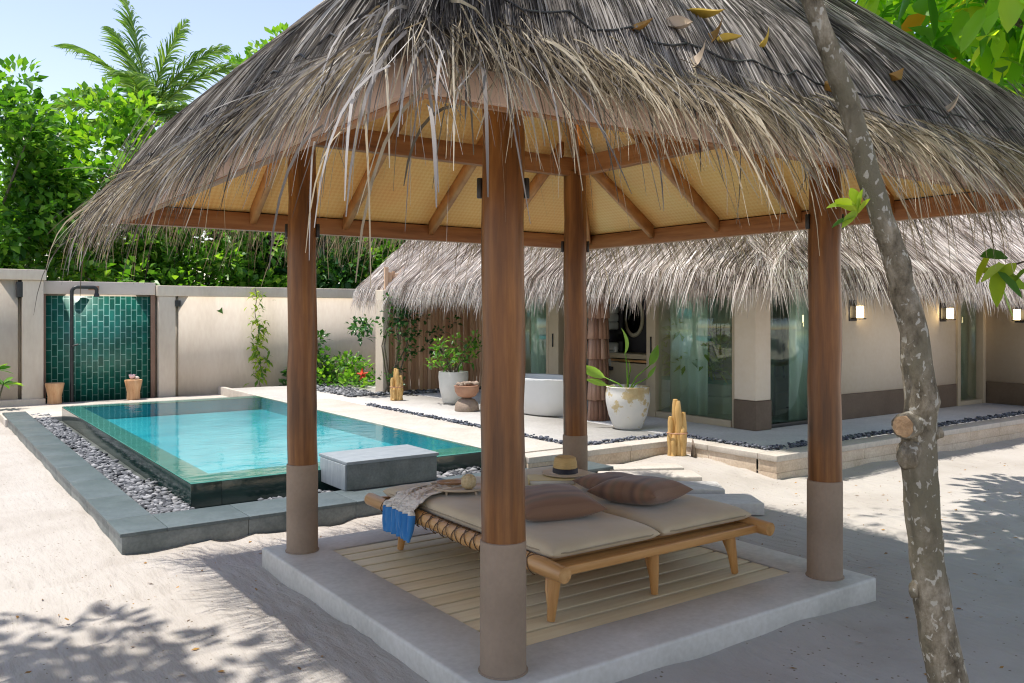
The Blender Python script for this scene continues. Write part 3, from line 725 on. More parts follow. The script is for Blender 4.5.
def make_post():
    m = MB()
    pts = [(R.uniform(-1, 1) * 0.005, R.uniform(-1, 1) * 0.005, 0.735 + 0.2 * i) for i in range(12)]
    rr = [0.100 * (1 - 0.006 * i) for i in range(12)]
    m.tube(pts, rr, 28)
    p = m.build('post', M['post'], pav, True, 40)
    prof = [(0.113, 0.0), (0.113, 0.005), (0.106, 0.008), (0.1045, 0.02), (0.1045, 0.575), (0.103, 0.585), (0.098, 0.588)]
    MB().lathe((0, 0, 0.151), prof, 28).build('post_sleeve', M['sleeve'], p, True, 40)
    for s in (-1, 1):
        d = Vector((0.816, -0.578, 0)) * s * 0.104          # small spotlights either side
        b = MB()
        b.lathe((d.x, d.y, 2.27), [(0.012, 0), (0.0145, 0.004), (0.0145, 0.086), (0.012, 0.09)], 14)
        b.tube([(d.x * 0.78, d.y * 0.78, 2.315), (d.x, d.y, 2.315)], 0.009, 8)
        b.build('spotlight', M['black'], p, True, 40)
    return p
post0 = make_post()
post0.location = (0, 0, 0)
for x, y, a in ((S, 0, 0), (0, S, 0), (S, S, 0)):
    c = copy_tree(post0, pav); c.location = (x, y, 0)
# eave beams (outside the posts), ring beams (on the posts)
a0, a1 = -E0, S + E0
ZB = 2.39
def beam(p, q, wd, h, name, mat):
    # horizontal beam from p to q at bottom z
    x0, x1 = sorted((p[0], q[0])); y0, y1 = sorted((p[1], q[1]))
    if x0 == x1: x0 -= wd / 2; x1 += wd / 2
    else: y0 -= wd / 2; y1 += wd / 2
    return MB().box((x0, y0, p[2]), (x1, y1, p[2] + h), 0.004).build(name, mat, pav)
wd = 0.05
beam((a0 + .027, a1, ZB), (a1 - .027, a1, ZB), wd, 0.13, 'eave_beam', M['beam'])
beam((a0 + .027, a0, ZB), (a1 - .027, a0, ZB), wd, 0.13, 'eave_beam', M['beam'])
beam((a0, a0 - .025, ZB), (a0, a1 + .025, ZB), wd, 0.13, 'eave_beam', M['beam_y'])
beam((a1, a0 - .025, ZB), (a1, a1 + .025, ZB), wd, 0.13, 'eave_beam', M['beam_y'])
ZR = 2.90
beam((0.045, 0, ZR), (S - .045, 0, ZR), 0.08, 0.15, 'ring_beam', M['beam'])
beam((0.045, S, ZR), (S - .045, S, ZR), 0.08, 0.15, 'ring_beam', M['beam'])
beam((0, -.04, ZR + .001), (0, S + .04, ZR + .001), 0.08, 0.15, 'ring_beam', M['beam_y'])
beam((S, -.04, ZR + .001), (S, S + .04, ZR + .001), 0.08, 0.15, 'ring_beam', M['beam_y'])
# rafters: from the eave beam up to the ring and on to the peak
SL = 0.72
def zc(e): return 2.53 + (E0 - e) * SL           # underside of the mat at distance e outside the post line
def rafter(side, t, e0=E0 - 0.03, e1=None):
    """side 0..3, t position along; e from e0 outside to e1 (negative = inside)"""
    if e1 is None: e1 = -min(HC - 0.05, min(t, S - t) if 0 < t < S else 0.0) + 0.06
    pts = []
    hw = 0.024; dp = 0.115
    vs = []
    for e in (e0, e1):
        for dx in (-hw, hw):
            for dz in (-dp, -0.004):
                vs.append((t + dx, -e, zc(e) + dz))
    f = [[0, 1, 3, 2], [4, 6, 7, 5], [0, 4, 5, 1], [2, 3, 7, 6], [0, 2, 6, 4], [1, 5, 7, 3]]
    rot = Matrix.Rotation(side * math.pi / 2, 3, 'Z')
    c = Vector((HC, HC, 0))
    vs = [tuple(rot @ (Vector(v) - c) + c) for v in vs]
    MB().add(vs, f).build('rafter', M['rafter'], pav)
for side in range(4):
    for t in (0.12, 0.86, 1.66, 2.42):
        rafter(side, t, E0 - 0.03, 0.03 if (t < 0.2 or t > 2.2) else None)
# hip rafters
for k, (sx, sy) in enumerate(((-1, -1), (1, -1), (1, 1), (-1, 1))):
    vs = []
    for e in (E0 - 0.04, -HC + 0.05):
        px, py = HC + sx * (HC + e), HC + sy * (HC + e)
        nx, ny = -sy * 0.022, sx * 0.022
        for s in (-1, 1):
            for dz in (-0.13, -0.004): vs.append((px + nx * s, py + ny * s, zc(e) + dz))
    MB().add(vs, [[0, 1, 3, 2], [4, 6, 7, 5], [0, 4, 5, 1], [2, 3, 7, 6], [0, 2, 6, 4], [1, 5, 7, 3]]).build('hip_rafter', M['rafter'], pav)
# woven mat ceiling (four slopes, thin with thickness)
def roof_point(side, t, e, z):
    p = Vector((t, -e, z)); c = Vector((HC, HC, 0))
    return Matrix.Rotation(side * math.pi / 2, 3, 'Z') @ (p - c) + c
vs = []; fs = []; uvs = []
for side in range(4):
    base = len(vs)
    for (t, e) in ((-E0, E0), (S + E0, E0), (HC, -HC)):
        vs.append(tuple(roof_point(side, t, e, zc(e)))); uvs.append((t, (E0 - e) * 1.232))
    fs.append([base, base + 1, base + 2])
    base = len(vs)
    for (t, e) in ((-E0, E0), (S + E0, E0), (HC, -HC)):
        vs.append(tuple(roof_point(side, t, e, zc(e) + 0.012))); uvs.append((t, (E0 - e) * 1.232))
    fs.append([base, base + 2, base + 1])
mb = MB(); mb.add(vs, fs)
wo = mb.build('woven_ceiling', M['weave'], pav)
uvl = wo.data.uv_layers.new(name='UVMap')
for lp in wo.data.loops: 
    u, v = uvs[lp.vertex_index]; uvl.data[lp.index].uv = ((u + v) * 0.7071, (v - u) * 0.7071)
# fascia boards around the eave
ZF0, ZF1 = 2.43, 2.60
for side in range(4):
    e = E0 + 0.045
    q = [roof_point(side, -e + .002, e, ZF0), roof_point(side, S + e - .002, e, ZF1)]
    ax, bx = [min(q[0][i], q[1][i]) for i in (0, 1)], [max(q[0][i], q[1][i]) for i in (0, 1)]
    if bx[0] - ax[0] < 0.1: ax[0] -= 0.012; bx[0] += 0.012
    else: ax[1] -= 0.012; bx[1] += 0.012
    MB().box((ax[0], ax[1], ZF0 - 0.04), (bx[0], bx[1], ZF1), 0.003).build('fascia_board', M['fascia'], pav)
# thatch
APEX = 3.72 + 0.95 * HC
def ztop(e):
    e = np.asarray(e, dtype=float)
    z = 3.72 - 0.95 * e
    return z - 0.90 * np.clip(e - 0.70, 0, 1) ** 1.6
EM = 1.06
vs = []; fs = []
NE, NT_ = 14, 24
for side in range(4):
    b0 = len(vs)
    for i in range(NE + 1):
        e = EM - (EM + HC) * i / NE
        for j in range(NT_ + 1):
            t = HC + (HC + e) * (2 * j / NT_ - 1)
            z = float(ztop(e)) - 0.02 + 0.012 * math.sin(9 * t + side) * math.cos(7 * e)
            vs.append(tuple(roof_point(side, t, e, z)))
    for i in range(NE):
        for j in range(NT_):
            a = b0 + i * (NT_ + 1) + j
            fs.append([a, a + 1, a + NT_ + 2, a + NT_ + 1])
    b0 = len(vs)      # underside lip from the mat edge outwards
    for (e, z) in ((EM, float(ztop(EM)) - 0.02), (EM, float(ztop(EM)) - 0.07), (E0 - 0.02, zc(E0) + 0.03)):
        for t in (-e, S + e): vs.append(tuple(roof_point(side, t, e, z)))
    fs += [[b0 + 1, b0, b0 + 2, b0 + 3], [b0 + 3, b0 + 2, b0 + 4, b0 + 5]]
core = MB(); core.add(vs, fs)
roof = core.build('thatch_roof', M['thatch_core'], pav, True)

def blades(name, P, W, mat, parent=None):
    """P (n,k,3) centre lines, W (n,k) half widths -> ribbons slightly creased"""
    n, k, _ = P.shape
    T = np.gradient(P, axis=1)
    up = np.zeros((n, 1, 3)); up[..., 2] = 1
    a = rng.uniform(0, 6.28, (n, 1, 1))
    rv = np.concatenate([np.cos(a), np.sin(a), rng.uniform(-0.6, 0.6, (n, 1, 1))], -1)
    Sd = np.cross(T, np.broadcast_to(rv, T.shape)); Sd /= np.linalg.norm(Sd, axis=-1, keepdims=True) + 1e-9
    L = P - Sd * W[..., None]; Rr = P + Sd * W[..., None]
    V = np.stack([L, Rr], 2).reshape(-1, 3)
    base = (np.arange(n) * k * 2)[:, None] + (np.arange(k - 1) * 2)[None]
    F = np.stack([base, base + 1, base + 3, base + 2], -1).reshape(-1, 4)
    return link(name, np_mesh(name, V, [F], True), mat, parent)

def side_xform(side, t, e, z):
    """arrays -> world"""
    x = t - HC; y = -e - HC
    c = [(1, 0), (0, 1), (-1, 0), (0, -1)][side]
    X = x * c[0] - y * c[1] + HC; Y = x * c[1] + y * c[0] + HC
    return np.stack([X, Y, z], -1)
# blades lying on the roof slopes
PP = []; WW = []
for side in range(4):
    n = 19000 if side in (0, 3) else 4000
    e0 = EM - 0.02 - (EM + HC - 0.1) * (1 - np.sqrt(rng.uniform(0, 1, n)))   # more low down where the face is wide
    e0 = np.clip(e0, -HC + 0.05, EM - 0.1)
    t0 = HC + (HC + e0) * rng.uniform(-1.0, 1.0, n)
    Lb = rng.uniform(0.25, 0.6, n)
    dt = rng.normal(0, 0.07 if side == 0 else 0.11, n); k = 4
    s = np.linspace(0, 1, k)[None]
    # overall run follows the slope, opening outward from the middle like combed leaves
    fan = (t0 - HC) / (HC + e0 + 0.3) * 0.45
    e0 = np.minimum(e0, 1.05 - 0.70 * Lb)
    e = e0[:, None] + 0.70 * Lb[:, None] * s
    t = t0[:, None] + (fan + dt)[:, None] * Lb[:, None] * s
    lift = (0.012 + 0.03 * rng.uniform(0, 1, n) ** 2)[:, None] * np.ones((1, k)) + rng.normal(0, 0.012, n)[:, None] * s
    z = ztop(np.minimum(e, 1.12)) + np.abs(lift) - 0.012
    z = z - np.clip(e - 1.1, 0, 1) * 1.2
    PP.append(side_xform(side, t, e, z))
    w0 = rng.uniform(0.0014, 0.0042, n)
    WW.append(w0[:, None] * np.array([0.6, 1.0, 0.8, 0.25])[None])
blades('thatch_blades', np.concatenate(PP), np.concatenate(WW), M['thatch'], roof)
# hips: tufts along the four edges
PP = []; WW = []
for c in range(4):
    n = 3000 if c in (0, 1, 3) else 900
    e0 = rng.uniform(-HC + 0.05, EM - 0.05, n)
    s = np.linspace(0, 1, 4)[None]
    Lb = rng.uniform(0.2, 0.5, n)
    off = rng.normal(0, 0.07, n)
    ang = rng.normal(0, 0.35, n)
    e0 = np.minimum(e0, 1.05 - 0.62 * Lb)
    e = e0[:, None] + 0.62 * Lb[:, None] * s
    t = -e0[:, None] + off[:, None] - (0.62 * Lb * np.cos(ang * 0.5))[:, None] * s * 0.95 + (ang * Lb)[:, None] * s * 0.6
    ee = np.maximum(e, -t)
    z = ztop(np.minimum(ee, 1.12)) + 0.012 + 0.03 * rng.uniform(0, 1, n)[:, None] ** 2 - np.clip(ee - 1.1, 0, 1) * 1.2
    PP.append(side_xform(c, t, e, z))
    WW.append(rng.uniform(0.0014, 0.004, n)[:, None] * np.array([0.6, 1.0, 0.8, 0.25])[None])
blades('hip_blades', np.concatenate(PP), np.concatenate(WW), M['thatch'], roof)
# hanging fringe: strands leave the eave along the slope and droop
PP = []; WW = []
K6 = np.linspace(0, 1, 7)[None]
WP = np.array([0.8, 1.0, 1.0, 0.95, 0.85, 0.7, 0.30])[None]
for side in range(4):
    for kind, n in (('long', 560), ('short', 2000), ('stray', 70)):
        if side in (1, 2): n = int(n * 0.75)
        if side == 3: n = int(n * 0.72)
        s = K6
        if kind == 'long':
            cl = rng.uniform(-1, 1, 120)             # strands hang in loose locks
            u = cl[rng.integers(0, 120, n)] + rng.normal(0, 0.02, n)
            u = np.where(rng.uniform(0, 1, n) < 0.5, rng.uniform(-1, 1, n), u)
            L = rng.uniform(0.30, 0.56 if side == 3 else 0.66, n); phi = rng.normal(0.78, 0.16, n); e0 = rng.uniform(0.985, 1.05, n)
        elif kind == 'short':
            u = rng.uniform(-1, 1, n); L = rng.uniform(0.12, 0.42, n); phi = rng.normal(0.74, 0.16, n); e0 = rng.uniform(0.98, 1.06, n)
        else:
            u = rng.uniform(-1, 1, n); L = rng.uniform(0.3, 0.6, n); phi = rng.normal(0.9, 0.35, n); e0 = rng.uniform(0.95, 1.05, n)
        u = np.clip(u, -1.0, 1.0)
        if side == 0: L = L * (1 + 0.85 * np.clip((u - 0.25) / 0.7, 0, 1))
        t0 = HC + u * (HC + e0)
        corner = np.clip((np.abs(u) - 0.72) / 0.28, 0, 1) * np.sign(u)
        fan = corner * rng.uniform(0.3, 0.9, n) * np.cos(phi) + rng.normal(0, 0.17 if kind != 'stray' else 0.4, n)
        z0 = ztop(e0) + rng.uniform(-0.035, 0.022, n)
        cph = np.cos(phi)[:, None]; sph = np.sin(phi)[:, None]; LL = L[:, None]
        e = e0[:, None] + LL * cph * (s - 0.24 * s ** 2)
        t = t0[:, None] + fan[:, None] * LL * (s - 0.3 * s ** 2) + rng.normal(0, 0.05, n)[:, None] * s ** 2 + (rng.normal(0, 0.02, n) * (rng.uniform(0, 1, n) < 0.3))[:, None] * np.clip(s - 0.5, 0, 1) * 2
        z = z0[:, None] - LL * (0.95 * sph * s + (0.15 + rng.normal(0, 0.07, n)[:, None]) * s ** 2)
        PP.append(side_xform(side, t, e, z))
        w0 = rng.uniform(0.0011, 0.0027, n) if kind != 'long' else rng.uniform(0.0014, 0.0036, n)
        WW.append(w0[:, None] * WP)
for (cx_, cy_) in ((-1, -1), (1, -1), (1, 1), (-1, 1)):     # broad leaf strands springing from the corners
    n = 58
    a = math.atan2(cy_, cx_) + rng.uniform(-0.95, 0.95, n)
    p0 = np.array([HC + cx_ * (HC + 0.98), HC + cy_ * (HC + 0.98)])[None] + rng.normal(0, 0.10, (n, 2))
    L = rng.uniform(0.30, 0.66, n)[:, None]; phi = rng.normal(0.62, 0.25, n)[:, None]
    r = L * np.cos(phi) * (K6 - 0.40 * K6 ** 2)
    ee = np.maximum(np.abs(p0[:, 0] - HC), np.abs(p0[:, 1] - HC)) - HC
    z = (ztop(ee) + rng.uniform(-0.02, 0.03, n))[:, None] - L * (0.5 * np.sin(phi) * K6 + 0.55 * K6 ** 2)
    PP.append(np.stack([p0[:, :1] + np.cos(a)[:, None] * r, p0[:, 1:] + np.sin(a)[:, None] * r, z], -1))
    WW.append(rng.uniform(0.002, 0.0058, n)[:, None] * WP)
PPf = np.concatenate(PP); WWf = np.concatenate(WW)
# the weathered sides mix grey old strands with the tan ones
old_p = np.where(PPf[:, 0, 0] < -0.9, 0.66, 0.16)
is_old = rng.uniform(0, 1, len(PPf)) < old_p
blades('eave_fringe', PPf[~is_old], WWf[~is_old], M['fringe'], roof)
blades('old_fringe', PPf[is_old], WWf[is_old], M['thatch'], roof)
# the dark tie cord that holds the lowest course
m = MB()
for side in range(4):
    pts = []
    n = 46
    for i in range(n + 1):
        u = -1 + 2 * i / n
        e = 0.965 + 0.014 * math.sin(i * 1.9) + R.uniform(-0.006, 0.006)
        t = HC + u * (HC + e)
        pts.append(tuple(roof_point(side, t, e, float(ztop(e)) + 0.034 + 0.008 * math.sin(i * 2.3 + 1))))
    m.tube(pts, 0.0045, 6)
m.build('tie_cord', M['tie_and_gap_black'], roof, True)

# ------------------------------------------------------------------ leaves lying on the roof
def leaf_mesh(name, L, W, curl=0.25, fold=0.2):
    n = 7; vs = []; fs = []
    for i in range(n + 1):
        s = i / n
        wv = W * math.sin(math.pi * s ** 0.85) * 0.5 + (0.0008 if 0 < i < n else 0.0004)
        z = curl * L * (s - 0.4) ** 2
        x = L * (s - 0.5)
        for k in (-1, 0, 1): vs.append((x, wv * k, z + abs(k) * wv * fold * 2))
    m0 = len(vs)
    for i in range(n):
        for k in range(2):
            a = i * 3 + k; fs.append([a, a + 1, a + 4, a + 3])
    # thin second skin so that the leaf has a thickness
    vs2 = [(x, y, z - 0.0012) for x, y, z in vs]
    fs2 = [[m0 + q for q in f[::-1]] for f in fs]
    return np_mesh(name, np.array(vs + vs2), [np.array(fs + fs2)], True)
lit.data.materials.append(M['dry_leaf'])
roof_leaves = [
    (-0.07, -0.89, 0.13, 0.06, 'dry_leaf_brown', 'dry_leaf', 'curled brown dry leaf on the thatch just above the front corner post'),
    (0.17, -0.85, 0.16, 0.065, 'pale', 'dry_leaf_pale', 'pale dry leaf on the thatch, leftmost of the leaf pile'),
    (0.38, -0.78, 0.17, 0.06, 'yellow', 'dry_leaf_yellow', 'upright mustard yellow leaf in the leaf pile on the thatch'),
    (0.36, -0.85, 0.15, 0.08, 'brown', 'dry_leaf', 'brown crumpled leaf in the middle of the thatch leaf pile'),
    (0.44, -0.85, 0.16, 0.055, 'yellow', 'dry_leaf_yellow', 'yellow green leaf at the right end of the thatch leaf pile'),
    (0.16, -0.95, 0.13, 0.085, 'pale', 'dry_leaf_pale', 'broad grey leaf on the thatch below the leaf pile'),
    (0.69, -0.83, 0.13, 0.05, 'yellow', 'dry_leaf_yellow', 'single yellow leaf on the thatch left of the leaning trunk'),
    (1.65, -0.82, 0.15, 0.07, 'brown', 'dry_leaf', 'orange brown leaf on the thatch right of the leaning trunk'),
    (2.04, -0.89, 0.18, 0.05, 'pale', 'dry_leaf_pale', 'long pale curled leaf on the thatch near the right hip'),
    (0.95, -0.93, 0.12, 0.06, 'brown', 'dry_leaf', 'small brown leaf on the thatch right beside the leaning trunk'),
]
for (x, y, L, W_, kind, mk, lab) in roof_leaves:
    e = -y; 
    e_use = max(e, 0.0)
    o = link('dry_leaf', leaf_mesh('dry_leaf', L, W_, R.uniform(0.4, 2.2), R.uniform(0.1, 0.7)), M[mk])
    e = -y
    e += 0.06; o.location = (x, y - 0.06, float(ztop(e)) + 0.034); o.scale = (0.85, 0.85, 0.85)
    o.rotation_euler = (rad(43) + R.uniform(-0.3, 0.3), R.uniform(-0.4, 0.4), R.uniform(-1.5, 1.5))
    tag(o, lab, 'leaf', 'fallen leaves on the thatch')

# ------------------------------------------------------------------ daybed
bed = thing('daybed', 'low honey coloured timber daybed with rope lashed log rails', 'daybed', (1.36, 1.31, 0.15))
def bp(mb, name, mat, **k):
    o = mb.build(name, mat, None, **k); o.parent = bed; o.matrix_parent_inverse = Matrix.Translation((-1.36, -1.31, -0.15)); return o
U0, U1, V0, V1 = 0.53, 2.15, 0.30, 2.36
ZL = 0.425
for x in (U0, U1):
    pts = [(x, V0 - 0.085 + (V1 - V0 + 0.17) * i / 12, ZL + 0.006 * math.sin(i)) for i in range(13)]
    rr = [0.044 + 0.004 * math.sin(i * 1.7) for i in range(13)]; rr[0] *= 0.93; rr[-1] *= 0.93
    lg = bp(MB().tube(pts, rr, 20), 'log_rail', M['honey_y'], smooth=True, angle=40)
    # criss cross lashing
    mm = MB()
    nl = 17
    for k in range(nl):
        y = V0 + 0.14 + k * (V1 - V0 - 0.3) / nl; stp = (V1 - V0 - 0.3) / nl
        for sg in (1, -1):
            hp = []
            for a in range(13):
                th = math.pi * (0.15 + 1.2 * a / 12)
                hp.append((x + math.cos(th) * 0.051 * (-1 if x == U1 else 1), y + stp * (0.5 + sg * (a / 12 - 0.5)) * 1.0, ZL + math.sin(th) * 0.051))
            mm.tube(hp, 0.0032, 6)
    o = mm.build('rope_lashing', M['cord'], None, True); o.parent = lg
bp(MB().box((U0 + 0.03, V0 - 0.015, ZL - 0.03), (U1 - 0.03, V0 + 0.03, ZL + 0.018), 0.006), 'front_rail', M['honey'])
bp(MB().box((U0 + 0.03, V1 - 0.03, ZL - 0.045), (U1 - 0.03, V1 + 0.015, ZL + 0.022), 0.006), 'back_rail', M['honey'])
bp(MB().box((1.345, V0 + 0.032, ZL - 0.05), (1.385, V1 - 0.032, ZL - 0.012), 0.004), 'centre_rail', M['honey_y'])
m = MB()
for k in range(16):
    y = V0 + 0.034 + k * (V1 - V0 - 0.07) / 16
    m.box((U0 + 0.04, y, ZL - 0.01), (U1 - 0.04, y + 0.085, ZL + 0.014), 0.003)
bp(m, 'bed_slats', M['honey'])
for (x, sx) in ((U0 + 0.06, -0.02), (1.30, 0.0), (U1 - 0.20, 0.02)):
    for (y, sy) in ((V0 + 0.07, -0.03), (V1 - 0.35, 0.03)):
        m = MB()
        m.tube([(x, y, ZL - 0.02), (x + sx, y - 0.0 + sy * 0.2, ZL - 0.15), (x + sx * 2, y + sy * 0.4, 0.151)], [0.036, 0.030, 0.021], 12)
        m.tube([(x + (0.02 if x < 2 else -0.02), y + 0.075, ZL - 0.03), (x + sx * 1.2, y + 0.03, ZL - 0.12), (x + sx * 2, y + sy * 0.4 + 0.005, 0.19)], [0.022, 0.018, 0.012], 10)
        bp(m, 'leg', M['honey_z'], smooth=True, angle=40)

def cushion_mesh(name, w, d, h, pinch=0.03, ex=6.0, n=26, sag=0.0, seam=True):
    us = np.linspace(-1, 1, n)
    # denser sampling near the borders
    us = np.sign(us) * (1 - (1 - np.abs(us)) ** 1.7)
    A, B = np.meshgrid(us, us, indexing='ij')
    hh = (np.clip(1 - np.abs(A) ** ex, 0, 1) ** 0.5) * (np.clip(1 - np.abs(B) ** ex, 0, 1) ** 0.5)
    X = A * w / 2 * (1 - pinch * (1 - B ** 2) * np.abs(A) ** 3); Y = B * d / 2 * (1 - pinch * (1 - A ** 2) * np.abs(B) ** 3)
    wr = 0.035 * np.sin(7 * A + 3 * B) * np.sin(5 * B - 2 * A) + 0.02 * np.sin(13 * A * B + 4 * A)
    top = np.stack([X, Y, h / 2 * hh * (1 + wr * (hh > 0.05)) - sag * (1 - A ** 2) * (1 - B ** 2)], -1).reshape(-1, 3)
    bot = np.stack([X, Y, -h / 2 * hh], -1).reshape(-1, 3)
    ids = np.arange(n * n).reshape(n, n)
    q = np.stack([ids[:-1, :-1], ids[1:, :-1], ids[1:, 1:], ids[:-1, 1:]], -1).reshape(-1, 4)
    me = np_mesh(name, np.concatenate([top, bot]), [np.concatenate([q, q[:, ::-1] + n * n])], True)
    bm = bmesh.new(); bm.from_mesh(me); bmesh.ops.remove_doubles(bm, verts=bm.verts, dist=0.0006); bm.to_mesh(me); bm.free()
    for p in me.polygons: p.use_smooth = True
    return me
ZM = ZL + 0.016 + 0.050
spec = [(0.955, 1.34, 0.78, 1.98, 'long khaki mattress cushion on the left half of the daybed, under tray and throw'),
        (1.755, 1.34, 0.78, 1.98, 'long khaki mattress cushion on the right half of the daybed, under hat and plump pillow')]
for (x, y, w_, d_, lab) in spec:
    o = link('seat_cushion', cushion_mesh('seat_cushion', w_, d_, 0.102, 0.004, 14.0, 40), M['khaki'])
    q = []
    for k in range(73):
        a_ = 2 * math.pi * k / 72; ca, sa = math.cos(a_), math.sin(a_)
        q.append((w_ / 2 * math.copysign(abs(ca) ** 0.13, ca) * 1.001, d_ / 2 * math.copysign(abs(sa) ** 0.13, sa) * 1.001, 0.001 + 0.002 * math.sin(k * 2.1)))
    MB().tube(q, 0.0042, 6, False).build('piping', M['khaki_dark'], o, True)
    o.location = (x, y, ZM); o.rotation_euler = (0, 0, R.uniform(-0.008, 0.008))
    tag(o, lab, 'cushion', 'khaki mattress cushions on the daybed')
ZT = ZM + 0.050
pil = [(0.99, 0.93, ZT + 0.072, 0.52, 0.52, 0.165, (0.05, -0.03, -0.30), 'striped rust brown pillow lying nearest the front post on the left cushion'),
       (1.67, 0.86, ZT + 0.074, 0.50, 0.50, 0.17, (-0.05, 0.06, 0.28), 'plump brown pillow on the right side of the daybed, in front of another pillow'),
       (1.76, 1.20, ZT + 0.05, 0.44, 0.40, 0.13, (0.03, 0.02, -0.1), 'brown pillow half hidden behind the plump one, beside the straw hat')]
for (x, y, z, w_, d_, h_, rot, lab) in pil:
    o = link('pillow', cushion_mesh('pillow', w_, d_, h_, 0.10, 2.6, 30), M['stripe'])
    o.location = (x, y, z); o.rotation_euler = rot
    tag(o, lab, 'pillow', 'brown pillows on the daybed')
# book and straw hat
bk = thing('book', 'pale hardback book lying flat under the straw hat', 'book', (1.60, 1.70, ZT - 0.004), rad(-34))
MB().box((-0.16, -0.105, 0.004), (0.155, 0.105, 0.034)).build('pages', M['paper'], bk)
MB().box((-0.165, -0.11, 0.0), (0.16, 0.11, 0.0035), 0.001).box((-0.165, -0.11, 0.0345), (0.16, 0.11, 0.038), 0.001).box((-0.168, -0.11, 0.0037), (-0.1605, 0.11, 0.0343)).build('cover', M['cover'], bk)
ht = thing('straw_hat', 'straw panama hat with dark ribbon resting on the book', 'hat', (1.76, 1.74, ZT + 0.036), rad(-30))
def hat_part(lo, hi, prof, sx, sy, mat, name):
    return MB().lathe((0, 0, 0), prof, 40, sx, sy).build(name, mat, ht, True, 60)
hat_part(0, 0, [(0.17, 0.006), (0.172, 0.010), (0.14, 0.008), (0.10, 0.008), (0.092, 0.012), (0.090, 0.04), (0.086, 0.03), (0.086, 0.006), (0.10, 0.003), (0.14, 0.003), (0.169, 0.004)], 1.0, 1.08, M['straw_pale'], 'brim')
crown = hat_part(0, 0, [(0.088, 0.03), (0.088, 0.05), (0.084, 0.09), (0.076, 0.118), (0.066, 0.126), (0.05, 0.122), (0.02, 0.112), (0.003, 0.110)], 1.0, 1.12, M['straw'], 'crown')
hat_part(0, 0, [(0.0935, 0.012), (0.0935, 0.014), (0.0915, 0.046), (0.088, 0.048)], 1.0, 1.12, M['ribbon'], 'ribbon')
# tray, dish, ball
tr = thing('wooden_tray', 'small pale oval footed tray on the far end of the daybed', 'tray', (0.86, 1.74, ZT - 0.003), rad(-30))
MB().lathe((0, 0, 0), [(0.17, 0.034), (0.185, 0.040), (0.188, 0.052), (0.182, 0.052), (0.172, 0.045), (0.02, 0.043)], 36, 1.0, 0.72).build('tray_top', M['tray'], tr, True, 50)
for sx, sy in ((1, 1), (1, -1), (-1, 1), (-1, -1)):
    MB().tube([(sx * 0.10, sy * 0.06, 0.002), (sx * 0.095, sy * 0.055, 0.038)], [0.008, 0.012], 10).build('foot', M['tray'], tr, True, 40)
ds = MB().lathe((0, 0, 0), [(0.035, 0.0), (0.06, 0.012), (0.075, 0.028), (0.072, 0.029), (0.055, 0.016), (0.02, 0.010)], 28, 1.3, 0.9).build('wooden_dish', M['dish'], None, True, 60)
ds.location = (0.84, 1.84, ZT + 0.040); ds.rotation_euler = (0, 0, rad(-30)); tag(ds, 'shallow brown wooden dish standing on the oval tray', 'dish')
bm = bmesh.new(); bmesh.ops.create_icosphere(bm, subdivisions=4, radius=0.052); m = MB()
for v in bm.verts: v.co *= 1 + 0.03 * math.sin(40 * v.co.x + 90 * v.co.z) * math.sin(70 * v.co.y)
m.bm(bm); bl = m.build('rattan_ball', M['rattan'], None, True); bl.location = (0.87, 1.66, ZT + 0.092); tag(bl, 'woven straw coloured ball sitting on the oval tray', 'ball')

# throw: drapes over the left log
th = thing('throw_blanket', 'cream crochet throw with bright blue end hanging over the log rail', 'throw', (U0, 1.83, 0.45))
path = [(1.02, ZT + 0.022), (0.95, ZT + 0.03), (0.86, ZT + 0.025), (0.78, ZT + 0.028), (0.70, ZT + 0.016), (0.62, ZT + 0.01), (0.56, ZT - 0.005), (0.515, ZT - 0.022),
        (0.485, 0.495), (0.468, 0.487), (0.460, 0.478), (0.455, 0.464), (0.452, 0.422), (0.449, 0.380), (0.446, 0.340), (0.442, 0.300)]
def cloth(i0, i1, name, mat, off=0.0, nw=34):
    P = []; UV = []
    idx = np.linspace(i0, i1, (i1 - i0) * 4 + 1)
    for ii in idx:
        a = int(min(ii, len(path) - 2)); f = ii - a
        x = path[a][0] * (1 - f) + path[a + 1][0] * f; z = path[a][1] * (1 - f) + path[a + 1][1] * f
        s = ii / (len(path) - 1)
        wid = 0.20 + 0.17 * min(1, max(0, s - 0.1) / 0.5)
        for j in range(nw):
            q = j / (nw - 1) - 0.5
            yy = 1.83 + q * wid + 0.05 * (1 - s) + 0.012 * math.sin(5 * s + 9 * q)
            fold = 0.013 * math.sin(q * 40 + 3 * math.sin(s * 6)) + 0.008 * math.sin(q * 71 + 5 * s + 2)
            if ii < 7: P.append((x + 0.01 * math.sin(q * 20), yy, z + abs(fold) * 1.2 + off))
            else: P.append((x - 0.012 + fold - off, yy, z + 0.012 * math.sin(q * 6 + 1) * max(0, s - 0.6)))
            UV.append((j / (nw - 1), s))
    n = len(idx); ids = np.arange(n * nw).reshape(n, nw)
    q = np.stack([ids[:-1, :-1], ids[1:, :-1], ids[1:, 1:], ids[:-1, 1:]], -1).reshape(-1, 4)
    me = np_mesh(name, np.array(P), [q], True)
    o = link(name, me, mat); o.parent = th; o.matrix_parent_inverse = Matrix.Translation((-U0, -1.83, -0.45))
    uvl = me.uv_layers.new(name='UVMap')
    li = np.empty(len(me.loops), np.int32); me.loops.foreach_get('vertex_index', li)
    uvl.data.foreach_set('uv', np.array(UV)[li].astype(np.float32).ravel())
    so = o.modifiers.new('thickness', 'SOLIDIFY'); so.thickness = 0.006
    return o
cloth(0, 11, 'crochet_part', M['crochet'])
cloth(11, 15, 'blue_end', M['blue'])

